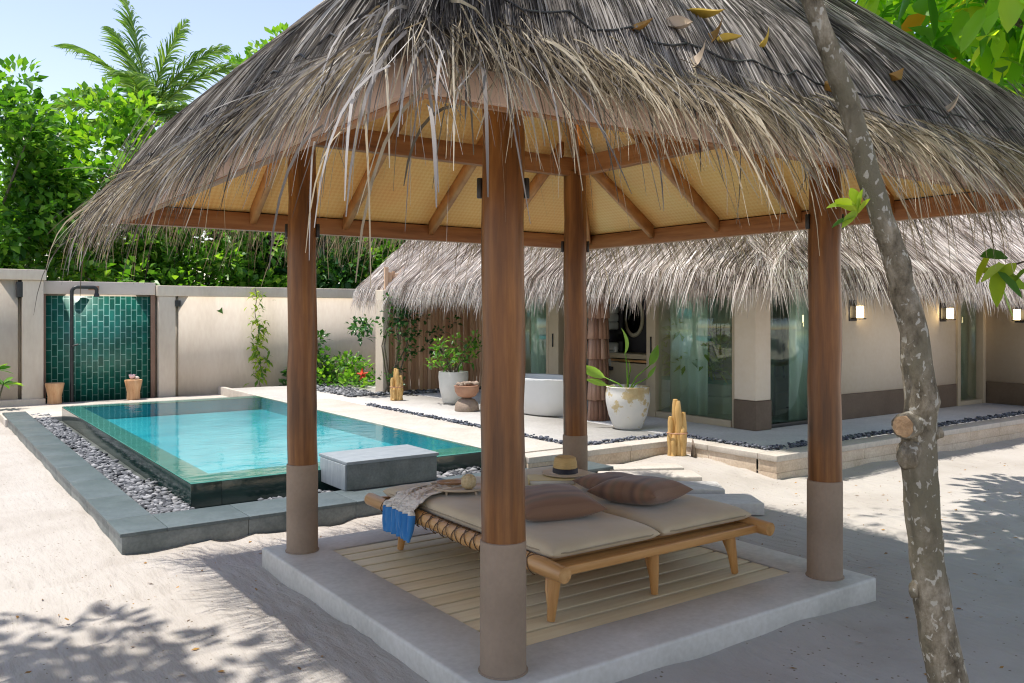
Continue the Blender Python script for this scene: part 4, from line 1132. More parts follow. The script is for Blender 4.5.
# ------------------------------------------------------------------ stepping stones
for i, (x, y, L, D, a, lab) in enumerate([
        (3.55, 2.05, 1.0, 0.42, -33, 'stepping stone slab nearest the daybed, in the pavilion shade'),
        (3.72, 2.62, 1.0, 0.40, -38, 'second stepping stone from the daybed, half in shade'),
        (3.98, 3.14, 1.0, 0.38, -31, 'third stepping stone from the daybed, mostly sunlit'),
        (4.2, 3.52, 0.92, 0.28, -27, 'stepping stone slab farthest from the daybed, by the terrace step')]):
    m = MB().box((-L / 2, -D / 2, -0.05), (L / 2, D / 2, 0.055), 0.012)
    o = m.build('stepping_stone', M['coping' if i > 1 else 'terrace']); o.location = (x, y, place_z(x, y) + [0.05, 0.035, 0.02, 0.015][i]); o.rotation_euler = (0, 0, rad(a))
    tag(o, lab, 'stepping stone', 'slabs leading from pavilion to terrace')

# ------------------------------------------------------------------ garden wall with green shower panel
wl = thing('garden_wall', 'tall beige rendered garden wall with green tiled shower bay behind the pool', 'wall', (1.0, 14.5, 0))
def wp(mb, name, mat, par=None, **k):
    o = mb.build(name, mat, None, **k); o.parent = par or wl
    o.matrix_parent_inverse = Matrix() if par else Matrix.Translation((-1.0, -14.5, 0)); return o
wp(MB().box((-9, 14.45, -0.2), (-0.562, 14.9, 2.36)), 'wall_panel', M['wall'])
wp(MB().box((-0.50, 14.40, -0.2), (-0.16, 14.9, 2.36), 0.01), 'pier', M['wall'])
wp(MB().box((-9, 14.36, 2.362), (-0.12, 14.95, 2.55), 0.01), 'wall_cap', M['wall'])
wp(MB().box((-9, 14.30, -0.2), (-0.14, 14.498, 0.22), 0.008), 'plinth', M['wall'])
wp(MB().box((-0.155, 14.70, -0.2), (1.86, 14.95, 2.12)), 'bay_wall', M['wall'])
wp(MB().box((-0.10, 14.66, 0.10), (1.72, 14.698, 2.09)), 'tile_panel', M['tile'])
wp(MB().box((-0.155, 14.58, 2.122), (1.80, 14.95, 2.36), 0.008), 'bay_cap', M['coping_pale'])
wp(MB().box((1.722, 14.60, 0.05), (1.80, 14.697, 2.12), 0.004), 'bay_jamb', M['jamb'])
wp(MB().box((-0.157, 14.60, 0.05), (-0.10, 14.697, 2.12), 0.004), 'bay_jamb', M['jamb'])
wp(MB().box((-0.16, 14.42, -0.1), (1.84, 14.657, 0.10), 0.006), 'bay_sill', M['stone'])
wp(MB().box((0.60, 14.575, 2.20), (0.79, 14.582, 2.28), 0.001), 'wall_vent', M['terracotta'])
wp(MB().box((1.84, 14.50, -0.1), (2.16, 14.95, 2.10), 0.012), 'pier', M['wall'])
wp(MB().box((2.22, 14.53, -0.1), (9.5, 14.95, 2.10)), 'wall_panel', M['wall'])
wp(MB().box((1.81, 14.485, 2.102), (9.5, 14.99, 2.31), 0.01), 'wall_cap', M['wall'])
wp(MB().box((2.162, 14.60, -0.1), (2.218, 14.95, 2.1)).box((-0.56, 14.60, -0.1), (-0.502, 14.9, 2.36)), 'recess', M['wall'])
for x in (2.20, -0.53):
    wp(MB().box((x - 0.055, 14.47 if x > 0 else 14.40, 1.90 if x > 0 else 2.05), (x + 0.045, 14.598, 2.02 if x > 0 else 2.33), 0.004), 'wall_light', M['black'])
# ground between pool and wall
lg = MB().box((-0.95, 12.105, -0.1), (3.05, 14.41, 0.125), 0.01).build('path', M['coping']); tag(lg, kind='structure')
# shower
sh = thing('outdoor_shower', 'black pipe outdoor shower with hooked top against the green tiles', 'shower', (0.30, 14.42, 0.1))
m = MB(); pts = [(0, 0, 0), (0, 0, 1.0), (0, 0, 2.02)]
pts += [(0.10 - 0.10 * math.cos(a), 0, 2.05 + 0.10 * math.sin(a)) for a in np.linspace(0.2, math.pi / 2, 6)]
pts += [(0.30, 0, 2.15)] + [(0.36 + 0.06 * math.sin(a), 0, 2.09 + 0.06 * math.cos(a)) for a in np.linspace(0, math.pi / 2, 5)] + [(0.42, 0, 2.04)]
m.tube(pts, 0.033, 14); m.build('pipe', M['black'], sh, True, 40)
MB().lathe((0.42, 0, 1.97), [(0.05, 0), (0.05, 0.03), (0.035, 0.07)], 16).build('shower_head', M['black'], sh, True, 40)
MB().tube([(0, -0.02, 1.05), (0.0, -0.08, 1.06), (0.10, -0.08, 1.09)], 0.014, 8).build('tap', M['black'], sh, True, 40)
# stools
for (x, y, lab) in ((0.00, 14.26, 'carved wooden stump stool beside the shower pipe, bare topped'), (1.33, 14.26, 'carved wooden stump stool with a pink flower on it')):
    m = MB(); m.lathe((0, 0, 0), [(0.115, 0), (0.12, 0.02), (0.115, 0.14), (0.135, 0.24), (0.16, 0.36), (0.155, 0.375), (0.10, 0.378)], 22)
    o = m.build('stump_stool', M['stool'], None, True, 40); o.location = (x, y, 0.126); tag(o, lab, 'stool', 'stump stools by the tiles')
fl = thing('flower', 'pale pink flower lying on the stump stool', 'flower', (1.30, 14.23, 0.505))
for k in range(7):
    a = k * 0.9
    pm = leaf_mesh('petal', 0.11, 0.07, 1.2, 0.4); o = link('petal', pm, M['pink'], fl)
    o.location = (math.cos(a) * 0.045, math.sin(a) * 0.045, 0.035); o.rotation_euler = (0, -0.7, a)
MB().lathe((0.09, 0.02, 0), [(0.03, 0), (0.05, 0.03), (0.02, 0.06)], 10).build('bud', M['coping_pale'], fl, True)

# ------------------------------------------------------------------ timber fence beside the terrace
fn = thing('timber_fence', 'reddish vertical slat timber fence under the villa eave', 'fence', (6.2, 11.4, 0.26))
m = MB(); x = -1.02
while x < 1.6:
    w_ = R.uniform(0.05, 0.085)
    m.box((x, R.uniform(-0.015, 0.015), R.uniform(0.0, 0.03)), (x + w_, 0.035, 2.3 + R.uniform(-0.05, 0.1)), 0.006); x += w_ + 0.012
m.build('slats', M['fence'], fn)
MB().box((-1.0, 0.037, 0.3), (1.6, 0.08, 0.4)).build('rail', M['driftwood'], fn)
MB().box((-1.0, 0.037, 1.8), (1.6, 0.08, 1.9)).build('rail', M['driftwood'], fn)
gp = MB().box((5.09, 11.3, 0.0), (5.22, 11.62, 2.2), 0.012).build('gate_pillar', M['wall']); tag(gp, 'beige rendered pillar at the left end of the timber fence', 'pillar')

# ------------------------------------------------------------------ villa
vi = thing('villa', 'single storey beige villa with glass doors and pale thatched roof', 'villa', (10, 8, 0.26))
def vp(mb, name, mat, par=None, **k):
    o = mb.build(name, mat, None, **k); o.parent = par or vi
    o.matrix_parent_inverse = Matrix() if par else Matrix.Translation((-10, -8, -0.26)); return o
ZD = 0.26; ZW = 2.75
VX, VY = 6.62, 3.92         # corner
# corner pillar
vp(MB().box((VX, VY, 0.64), (VX + 0.30, 4.27, ZW), 0.015), 'corner_pillar', M['villa_wall'])
vp(MB().box((VX - 0.008, VY - 0.008, ZD), (VX + 0.308, 4.275, 0.638), 0.01), 'dado', M['dado'])
# front-right wall with a window and a dado
vp(MB().box((8.25, 3.98, 0.62), (11.72, 4.2, ZW)), 'wall', M['villa_wall'])
vp(MB().box((8.24, 3.965, ZD), (11.72, 4.2, 0.618), 0.004), 'dado', M['dado'])
vp(MB().box((11.66, 3.94, ZD), (11.745, 4.2, ZW), 0.004).box((12.48, 3.94, ZD), (12.56, 4.2, ZW), 0.004).box((11.747, 3.96, ZD), (12.478, 4.15, ZD + 0.07), 0.004), 'door_frame', M['frame'])
vp(MB().box((11.747, 4.06, ZD + 0.072), (12.478, 4.075, ZW)), 'door_glass', M['glass'])
vp(MB().box((12.562, 3.98, ZD), (12.72, 4.2, ZW)), 'wall', M['villa_wall'])
vp(MB().box((10.81, 5.5, ZD + 0.02), (12.5, 5.6, ZW)).box((12.5, 4.21, ZD + 0.02), (12.6, 9.6, ZW)), 'inner_wall', M['room_wall'])
# far wing
vp(MB().box((12.62, 0.6, 0.62), (16, 3.977, ZW)), 'wing_wall', M['villa_wall'])
vp(MB().box((12.605, 0.585, ZD - 0.2), (16, 3.975, 0.618), 0.004), 'dado', M['dado'])
# window beside the pillar
wf = vp(MB().box((6.925, 3.98, ZD), (6.965, 4.08, ZW), 0.003).box((8.2, 3.98, ZD), (8.248, 4.08, ZW), 0.003).box((6.967, 3.985, ZD), (8.198, 4.075, ZD + 0.05), 0.003), 'window_frame', M['black'])
vp(MB().box((6.967, 4.02, ZD + 0.052), (8.198, 4.03, ZW)), 'pane', M['glass'], wf)
# sliding doors on the pool side
df = vp(MB().box((6.66, 4.28, ZD), (6.76, 4.34, ZW), 0.003).box((6.63, 5.72, ZD), (6.76, 5.90, ZW), 0.004).box((6.64, 4.342, ZD), (6.76, 5.718, ZD + 0.09), 0.003), 'sliding_door', M['frame'])
vp(MB().box((6.70, 4.342, ZD + 0.092), (6.712, 5.718, ZW)), 'pane', M['glass'], df)
vp(MB().tube([(6.622, 5.80, 1.18), (6.622, 5.80, 1.42)], 0.012, 8), 'handle', M['black'], df)
df2 = vp(MB().box((6.64, 7.98, ZD), (6.76, 8.24, ZW), 0.004).box((6.66, 8.27, ZD), (6.74, 8.34, ZW), 0.004).box((6.66, 9.2, ZD), (6.74, 9.3, ZW), 0.004), 'sliding_door', M['frame'])
vp(MB().box((6.70, 8.342, ZD), (6.712, 9.198, ZW)), 'pane', M['glass'], df2)
vp(MB().tube([(6.63, 8.12, 1.2), (6.63, 8.12, 1.42)], 0.012, 8), 'handle', M['black'], df2)
vp(MB().box((6.64, 9.302, ZD), (12.5, 9.6, ZW)), 'wall', M['villa_wall'])
# inside
vp(MB().box((6.8, 4.2, ZD + 0.002), (12.5, 12.4, ZD + 0.012)), 'floor', M['terrace'])
vp(MB().box((6.63, 3.95, ZW + 0.002), (12.5, 12.5, ZW + 0.1)), 'ceiling', M['room_wall'])
vp(MB().box((10.6, 4.25, ZD + 0.02), (10.8, 12.4, ZW)), 'inner_wall', M['room_wall'])
vp(MB().box((8.35, 7.5, ZD + 0.02), (8.45, 9.29, ZW)), 'inner_wall', M['dark_wall'])
vp(MB().box((8.452, 7.5, ZD + 0.02), (10.59, 7.6, ZW)), 'inner_wall', M['room_wall'])
# shingled column under the eave
cl = MB()
z = ZD; k = 0
while z < 2.7:
    h = 0.30
    for q in range(14):
        a0, a1 = 2 * math.pi * q / 14 + k * 0.22, 2 * math.pi * (q + 0.96) / 14 + k * 0.22
        rb, rt = 0.158 + R.uniform(-0.004, 0.006), 0.142
        P = []
        for (r_, zz) in ((rb, z + R.uniform(0, 0.012)), (rt, z + h)):
            for aa in (a0, a1): P.append((5.75 + r_ * math.cos(aa), 5.95 + r_ * math.sin(aa), zz))
        for (r_, zz) in ((rb - 0.02, z + 0.004), (rt - 0.02, z + h)):
            for aa in (a0, a1): P.append((5.75 + r_ * math.cos(aa), 5.95 + r_ * math.sin(aa), zz))
        cl.add(P, [[0, 1, 3, 2], [4, 6, 7, 5], [0, 4, 5, 1], [2, 3, 7, 6], [0, 2, 6, 4], [1, 5, 7, 3]])
    z += h - 0.015; k += 1
vp(cl, 'shingled_column', M['shingle'])
# villa roof: hip roof with thatch
def vroof(e):
    return 2.24 + 0.88 * e
RX0, RX1, RY0, RY1 = 5.20, 15.6, 2.56, 12.7
hr = (RY1 - RY0) / 2
rv = [(RX0, RY0, vroof(0)), (RX1, RY0, vroof(0)), (RX1, RY1, vroof(0)), (RX0, RY1, vroof(0)), (RX0 + hr, RY0 + hr, vroof(hr)), (RX1 - hr + 0.4, RY0 + hr, vroof(hr))]
rb = [(x, y, z - 0.22) for x, y, z in rv]
fs = [[0, 1, 5, 4], [1, 2, 5], [2, 3, 4, 5], [3, 0, 4]]
fb = [[q + 6 for q in f[::-1]] for f in fs]
ed = [[0, 6, 7, 1], [1, 7, 8, 2], [2, 8, 9, 3], [3, 9, 6, 0]]
m = MB(); m.add(rv + rb, fs + fb + ed)
vr = vp(m, 'villa_roof', M['thatch_core'])
PP = []; WW = []
def villa_blades(n, along0, along1, fn_, kind):
    k = 5; s = np.linspace(0, 1, k)[None]
    a = rng.uniform(along0, along1, n)
    if kind == 'lie':
        e0 = rng.uniform(0.05, 1.3, n); L = rng.uniform(0.2, 0.42, n)
        e = e0[:, None] - 0.72 * L[:, None] * s
        z = vroof(e) + 0.01 + (0.05 * rng.uniform(0, 1, n) ** 2)[:, None] - np.clip(-e, 0, 1) * 1.3
    elif kind == 'up':
        e0 = rng.uniform(0.6, 5.0, n); L = rng.uniform(0.3, 0.6, n)
        e = e0[:, None] - 0.72 * L[:, None] * s
        z = vroof(e) + 0.01 + (0.05 * rng.uniform(0, 1, n) ** 2)[:, None]
    else:
        e0 = rng.uniform(-0.05, 0.22, n); L = np.where(rng.uniform(0, 1, n) < 0.18, rng.uniform(0.28, 0.48, n), rng.uniform(0.08, 0.32, n))
        out = rng.uniform(0.05, 0.32, n)
        e = e0[:, None] - out[:, None] * L[:, None] * s
        z = vroof(np.maximum(e0, 0))[:, None] - rng.uniform(-0.03, 0.14, n)[:, None] - L[:, None] * (0.6 * s + 0.45 * s ** 2)
    dt = rng.normal(0, 0.075, n)
    t = a[:, None] + dt[:, None] * L[:, None] * s
    if kind == 'up':
        t = np.clip(t, along0 + np.maximum(e, 0), along1 - np.maximum(e, 0))
    PP.append(fn_(t, e, z))
    w0 = rng.uniform(0.0025, 0.0055, n)
    WW.append(w0[:, None] * np.array([0.7, 1, 0.95, 0.7, 0.2])[None])
f_left = lambda t, e, z: np.stack([RX0 + e, t, z], -1)
f_front = lambda t, e, z: np.stack([t, RY0 + e, z], -1)
for kind, nl_, nf_ in (('lie', 12000, 8000), ('up', 3500, 2000), ('hang', 9000, 8000)):
    villa_blades(nl_, RY0 - 0.05, RY1, f_left, kind)
    villa_blades(nf_, RX0 - 0.05, RX1, f_front, kind)
vb = blades('villa_thatch_blades', np.concatenate(PP), np.concatenate(WW), M['villa_thatch'], vr)
# sconces
def sconce(x, y, z, rz, lab):
    t = thing('wall_lamp', lab, 'wall lamp', (x, y, z), rz, 'lit wall lamps on the villa')
    MB().box((-0.085, -0.022, -0.15), (0.085, -0.001, 0.15), 0.004).build('backplate', M['black'], t)
    MB().box((-0.055, -0.19, -0.125), (0.055, -0.023, -0.108), 0.003).build('bracket', M['black'], t)
    MB().lathe((0, -0.125, -0.106), [(0.045, 0), (0.05, 0.008), (0.05, 0.165), (0.045, 0.17)], 20).build('lamp_shade', M['lamp_glow'], t, True, 50)
    MB().box((-0.05, -0.18, 0.068), (0.05, -0.023, 0.078), 0.002).build('cap', M['black'], t)
sconce(8.80, 3.98, 1.80, 0, 'lit wall lamp on the villa wall beside the right pavilion post')
sconce(11.25, 3.98, 1.78, 0, 'lit wall lamp between the tree trunk and the narrow glass door')
sconce(12.62, 3.42, 1.76, rad(-90), 'lit wall lamp on the far wing, right of the narrow glass door')
# room contents seen through the openings
mi = thing('round_mirror', 'oval mirror with pale rim on the dark bathroom wall', 'mirror', (8.34, 7.95, 1.68))
m = MB()
pr = [(0.27, 0.0), (0.278, -0.03), (0.225, -0.045), (0.215, -0.02)]
n = 40; vs = []; fs = []
for (r_, d_) in pr:
    for k in range(n):
        a = 2 * math.pi * k / n; vs.append((d_, r_ * math.cos(a) * 0.9, r_ * math.sin(a) * 1.25))
for i in range(3):
    for k in range(n): fs.append([i * n + k, i * n + (k + 1) % n, (i + 1) * n + (k + 1) % n, (i + 1) * n + k])
m.add(vs, fs); m.build('rim', M['mirror_rim'], mi, True)
m = MB(); m.add([(-0.022, 0.217 * 0.9 * math.cos(2 * math.pi * k / n), 0.217 * 1.25 * math.sin(2 * math.pi * k / n)) for k in range(n)], [list(range(n))]); m.build('glass', M['mirror'], mi)
ct = thing('vanity_counter', 'tan bathroom vanity counter below the oval mirror', 'counter', (8.1, 8.0, ZD + 0.012))
MB().box((-0.28, -1.25, 0.72), (0.24, 1.25, 0.80), 0.004).build('top', M['cabinet'], ct)
MB().box((-0.22, -1.22, 0.0), (0.24, 1.22, 0.64), 0.004).build('cabinet', M['cabinet'], ct)
MB().box((-0.23, -1.2, 0.66), (-0.20, 1.2, 0.70), 0.002).build('rail', M['copper'], ct)
vl = MB().lathe((0, 0, 0), [(0.03, 0), (0.045, 0.03), (0.045, 0.10), (0.02, 0.15), (0.018, 0.2)], 16).build('vase', M['straw'], None, True, 50); vl.location = (8.0, 8.35, ZD + 0.82); tag(vl, 'small vase on the bathroom counter under the mirror', 'vase')
vl = MB().lathe((0, 0, 0), [(0.035, 0), (0.04, 0.02), (0.04, 0.08), (0.03, 0.10)], 16).build('jar', M['linen'], None, True, 50); vl.location = (7.98, 8.05, ZD + 0.82); tag(vl, 'small white jar on the bathroom counter', 'jar')
pl = thing('pendant_lamp', 'copper pendant bowl lamp hanging in the bathroom', 'lamp', (7.8, 7.95, 1.92))
MB().lathe((0, 0, 0), [(0.25, 0.0), (0.24, 0.06), (0.10, 0.13), (0.02, 0.14)], 24).build('bowl', M['copper'], pl, True, 50)
MB().tube([(0, 0, 0.14), (0, 0, 0.78)], 0.006, 6).build('cable', M['black'], pl)
sh_ = thing('towel_shelf', 'dark open shelf stacked with white towels in the bathroom', 'shelf', (7.9, 8.6, ZD + 0.012))
MB().box((-0.2, -0.6, 0), (0.2, 0.6, 0.06)).box((-0.2, -0.6, 0.5), (0.2, 0.6, 0.56)).box((-0.2, -0.6, 1.0), (0.2, 0.6, 1.2)).box((-0.2, -0.6, 1.75), (0.2, 0.6, 1.95)).box((0.19, -0.6, 0), (0.21, 0.6, 1.95)).build('shelves', M['dark_wall'], sh_)
for z0, lab in ((0.56, 'folded white towels on the middle shelf of the dark towel shelf'), (1.2, 'folded white towels on the top shelf of the dark towel shelf')):
    m = MB()
    for k in range(3): m.box((-0.16, -0.55 + 0.0, z0 + 0.002 + k * 0.14), (0.16, 0.55, z0 + 0.138 + k * 0.14), 0.03)
    o = m.build('towel_stack', M['linen']); o.location = (7.9, 8.6, ZD + 0.012); tag(o, lab, 'towels', 'towels on the shelf')
def curtain(name, x, y0, y1, axis, lab, amp=0.035):
    n = int(abs(y1 - y0) * 60); vs = []; fs = []
    for i in range(n + 1):
        s = y0 + (y1 - y0) * i / n; d = amp * math.sin(i * 0.62) + amp * 0.4 * math.sin(i * 0.23 + 1)
        for z in (ZD + 0.02, ZW - 0.02): vs.append((x + d, s, z) if axis == 'y' else (s, x + d, z))
    for i in range(n): fs.append([2 * i, 2 * i + 2, 2 * i + 3, 2 * i + 1])
    m = MB(); m.add(vs, fs); o = m.build(name, M['curtain'], None, True); so = o.modifiers.new('thickness', 'SOLIDIFY'); so.thickness = 0.004
    tag(o, lab, 'curtain', 'pale curtains in the villa'); return o
curtain('curtain', 6.90, 4.98, 5.70, 'y', 'pale green sheer curtain at the left side of the wide glass door')
curtain('curtain', 7.0, 4.36, 4.52, 'y', 'narrow pale curtain at the right edge of the wide glass door')
curtain('curtain', 4.22, 7.72, 8.19, 'x', 'pale curtain bunched at the window beside the corner pillar')
curtain('curtain', 6.95, 8.45, 9.15, 'y', 'pale curtain behind the glass left of the white bathtub')
bd = thing('bed', 'bed with white linen and a teal runner seen through the glass', 'bed', (8.5, 5.95, ZD + 0.012))
MB().box((-0.9, -0.65, 0.0), (0.9, 0.65, 0.25), 0.02).build('base', M['linen'], bd)
MB().box((-0.92, -0.68, 0.252), (0.92, 0.68, 0.47), 0.06).build('mattress', M['linen'], bd)
MB().box((-0.94, -0.70, 0.44), (-0.35, 0.70, 0.485), 0.015).build('runner', M['teal'], bd)
lp = thing('table_lamp', 'lamp with pale teal shade behind the wide glass door', 'lamp', (7.95, 5.62, ZD + 0.48))
MB().tube([(0, 0, 0), (0, 0, 0.85)], 0.02, 10).lathe((0, 0, 0), [(0.14, 0), (0.14, 0.02), (0.03, 0.03)], 20).build('stand', M['black'], lp, True, 40)
MB().lathe((0, 0, 0.82), [(0.22, 0), (0.19, 0.42), (0.18, 0.43)], 28).build('lamp_shade', M['shade_teal'], lp, True, 40)
dk = thing('desk', 'narrow desk with black legs inside the corner window', 'desk', (8.9, 5.0, ZD + 0.012))
MB().box((-0.9, -0.25, 0.72), (0.7, 0.25, 0.77), 0.004).build('top', M['cabinet'], dk)
for sx, sy in ((-0.8, -0.2), (-0.8, 0.2), (0.6, -0.2), (0.6, 0.2)): MB().box((sx - 0.025, sy - 0.025, 0), (sx + 0.025, sy + 0.025, 0.718)).build('leg', M['black'], dk)
wm2 = thing('standing_mirror', 'upright oval mirror reflecting greenery inside the corner window', 'mirror', (9.15, 5.4, 1.75), rad(20))
n = 32
m = MB(); m.add([(0.16 * math.copysign(abs(math.cos(2 * math.pi * k / n)) ** 0.6, math.cos(2 * math.pi * k / n)), -0.021, 0.42 * math.copysign(abs(math.sin(2 * math.pi * k / n)) ** 0.6, math.sin(2 * math.pi * k / n))) for k in range(n)], [list(range(n))]); m.build('glass', M['mirror'], wm2)
MB().box((-0.14, -0.018, -0.40), (0.14, 0.0, 0.40), 0.01).build('backing', M['black'], wm2)
MB().tube([(0, 0.01, -1.478), (0, 0.01, -0.38)], 0.018, 8).lathe((0, 0.01, -1.478), [(0.13, 0), (0.13, 0.02), (0.02, 0.03)], 18).build('stand', M['black'], wm2)

# bathtub on the terrace
tb = MB(); tb.lathe((0, 0, 0), [(0.30, 0.0), (0.34, 0.02), (0.40, 0.25), (0.43, 0.50), (0.445, 0.545), (0.44, 0.552), (0.41, 0.545), (0.37, 0.28), (0.30, 0.12), (0.02, 0.10)], 48, 1.0, 1.75)
o = tb.build('bathtub', M['tub'], None, True, 60); o.location = (5.62, 7.05, 0.262); tag(o, 'freestanding oval white bathtub on the terrace between the posts', 'bathtub')

# ------------------------------------------------------------------ pots and totems
pt1 = MB().lathe((0, 0, 0), [(0.17, 0.0), (0.185, 0.015), (0.25, 0.18), (0.285, 0.34), (0.29, 0.45), (0.275, 0.53), (0.285, 0.545), (0.27, 0.55), (0.245, 0.53), (0.24, 0.47), (0.02, 0.46)], 36).build('planter_pot', M['white_pot'], None, True, 50)
pt1.location = (5.48, 5.06, 0.262); tag(pt1, 'large white planter with peeling ochre patches in front of the shingled column', 'pot')
pt2 = MB().lathe((0, 0, 0), [(0.16, 0.0), (0.18, 0.02), (0.235, 0.25), (0.25, 0.44), (0.245, 0.53), (0.225, 0.53), (0.22, 0.47), (0.02, 0.46)], 32).build('planter_pot', M['plaster_pot'], None, True, 50)
pt2.location = (5.26, 9.05, 0.262); tag(pt2, 'pale grey planter behind the round clay bowl', 'pot')
bw = thing('clay_bowl_planter', 'hourglass clay planter, a bowl balanced on an upturned bowl', 'planter', (4.86, 8.0, 0.262))
MB().lathe((0, 0, 0), [(0.185, 0), (0.19, 0.02), (0.18, 0.10), (0.13, 0.17), (0.07, 0.195)], 28).build('foot', M['clay_grey'], bw, True, 50)
MB().lathe((0, 0, 0.197), [(0.07, 0), (0.14, 0.03), (0.185, 0.10), (0.195, 0.19), (0.18, 0.195), (0.165, 0.15), (0.02, 0.14)], 28).build('bowl', M['terracotta'], bw, True, 50)
pts = np.array([(rng.uniform(-0.12, 0.12), rng.uniform(-0.12, 0.12), 0.375 + rng.uniform(0, 0.05)) for _ in range(26)])
stn = pebbles('planter_stones', pts, 0.045, M['clay_grey'], 0.75); stn.location = (4.86, 8.0, 0.262); tag(stn, 'rounded stones heaped in the clay bowl planter', 'stones', kind='stuff')
def totem(x, y, z, h, lab, rz):
    t = thing('driftwood_totem', lab, 'totem', (x, y, z), rz)
    for i, (dx, dy, hh, rr) in enumerate(((-0.075, -0.01, 0.70, 0.036), (-0.01, 0.012, 1.0, 0.046), (0.012, -0.035, 0.98, 0.038), (0.075, -0.005, 0.78, 0.038), (0.055, -0.05, 0.55, 0.034), (-0.045, -0.055, 0.42, 0.034))):
        H_ = h * hh; n = 9
        pts = [(dx + 0.006 * math.sin(k * 1.3 + i), dy + 0.006 * math.cos(k * 1.1 + i), H_ * k / (n - 1)) for k in range(n)]
        rad_ = [rr * (1 + 0.08 * math.sin(k * 2.1 + i * 3)) for k in range(n)]; rad_[-1] *= 0.55; rad_[-2] *= 0.9
        MB().tube(pts, rad_, 10, jit=0.12).build('stake', M['totem'], t, True, 50)
    vs = [(0.115 * math.cos(a), 0.085 * math.sin(a) - 0.02, h * 0.42) for a in np.linspace(0, 2 * math.pi, 22)]
    MB().tube(vs, 0.008, 6).build('binding', M['terracotta'], t, True)
    return t
totem(5.03, 3.76, place_z(5.03, 3.76) - 0.02, 0.66, 'upright bundle of yellow driftwood stakes at the terrace corner, the nearer one', rad(-35))
totem(4.72, 10.05, 0.262, 0.55, 'upright bundle of yellow driftwood stakes by the fence planting, the farther one', rad(-20))
dk_ = MB().tube([(0.0, 0, 0), (0.008, 0, 0.10), (0.0, 0.004, 0.20)], [0.028, 0.022, 0.006], 8, jit=0.3).build('driftwood_stub', M['driftwood'], None, True); dk_.location = (5.21, 3.68, place_z(5.21, 3.68) - 0.01); tag(dk_, 'short grey driftwood stub right of the nearer stake bundle', 'driftwood')

# ------------------------------------------------------------------ plants
def leaf_cloud(name, C, Nrm, L, Wd, mat, parent=None, droop=0.3, detail=2, fold=0.25):
    """C (n,3) leaf bases, Nrm (n,3) growing directions, L lengths, Wd widths"""
    n = len(C); D = Nrm / (np.linalg.norm(Nrm, axis=1, keepdims=True) + 1e-9)
    up = np.array([[0, 0, 1.0]]) + rng.normal(0, 0.45, (n, 3))
    Sd = np.cross(D, up); Sd /= np.linalg.norm(Sd, axis=1, keepdims=True) + 1e-9
    Nn = np.cross(Sd, D)
    L = L[:, None]; Wd = Wd[:, None]
    def p(s, w): 
        return C + D * L * s + Sd * Wd * w + Nn * (np.abs(w) * Wd * fold * 1.0) - np.array([[0, 0, 1.0]]) * L * droop * s ** 2
    if detail == 1:
        V = np.stack([p(0, 0), p(0.5, -0.5), p(0.55, 0), p(0.5, 0.5), p(1.0, 0)], 1)
        F3 = np.array([[0, 2, 1], [1, 2, 4], [0, 3, 2], [2, 3, 4]]); F4 = None; k = 5
    else:
        V = np.stack([p(0, 0), p(0.22, -0.36), p(0.25, 0), p(0.22, 0.36), p(0.6, -0.47), p(0.62, 0), p(0.6, 0.47), p(0.85, -0.26), p(0.86, 0), p(0.85, 0.26), p(1.0, 0)], 1)
        F3 = np.array([[0, 2, 1], [0, 3, 2], [7, 8, 10], [8, 9, 10]]); F4 = np.array([[1, 2, 5, 4], [2, 3, 6, 5], [4, 5, 8, 7], [5, 6, 9, 8]]); k = 11
    off = (np.arange(n) * k)[:, None, None]
    fs = [(F3[None] + off).reshape(-1, 3)]
    if F4 is not None: fs.append((F4[None] + off).reshape(-1, 4))
    return link(name, np_mesh(name, V, fs, True), mat, parent)

def unit(n):
    v = rng.normal(0, 1, (n, 3)); return v / np.linalg.norm(v, axis=1, keepdims=True)

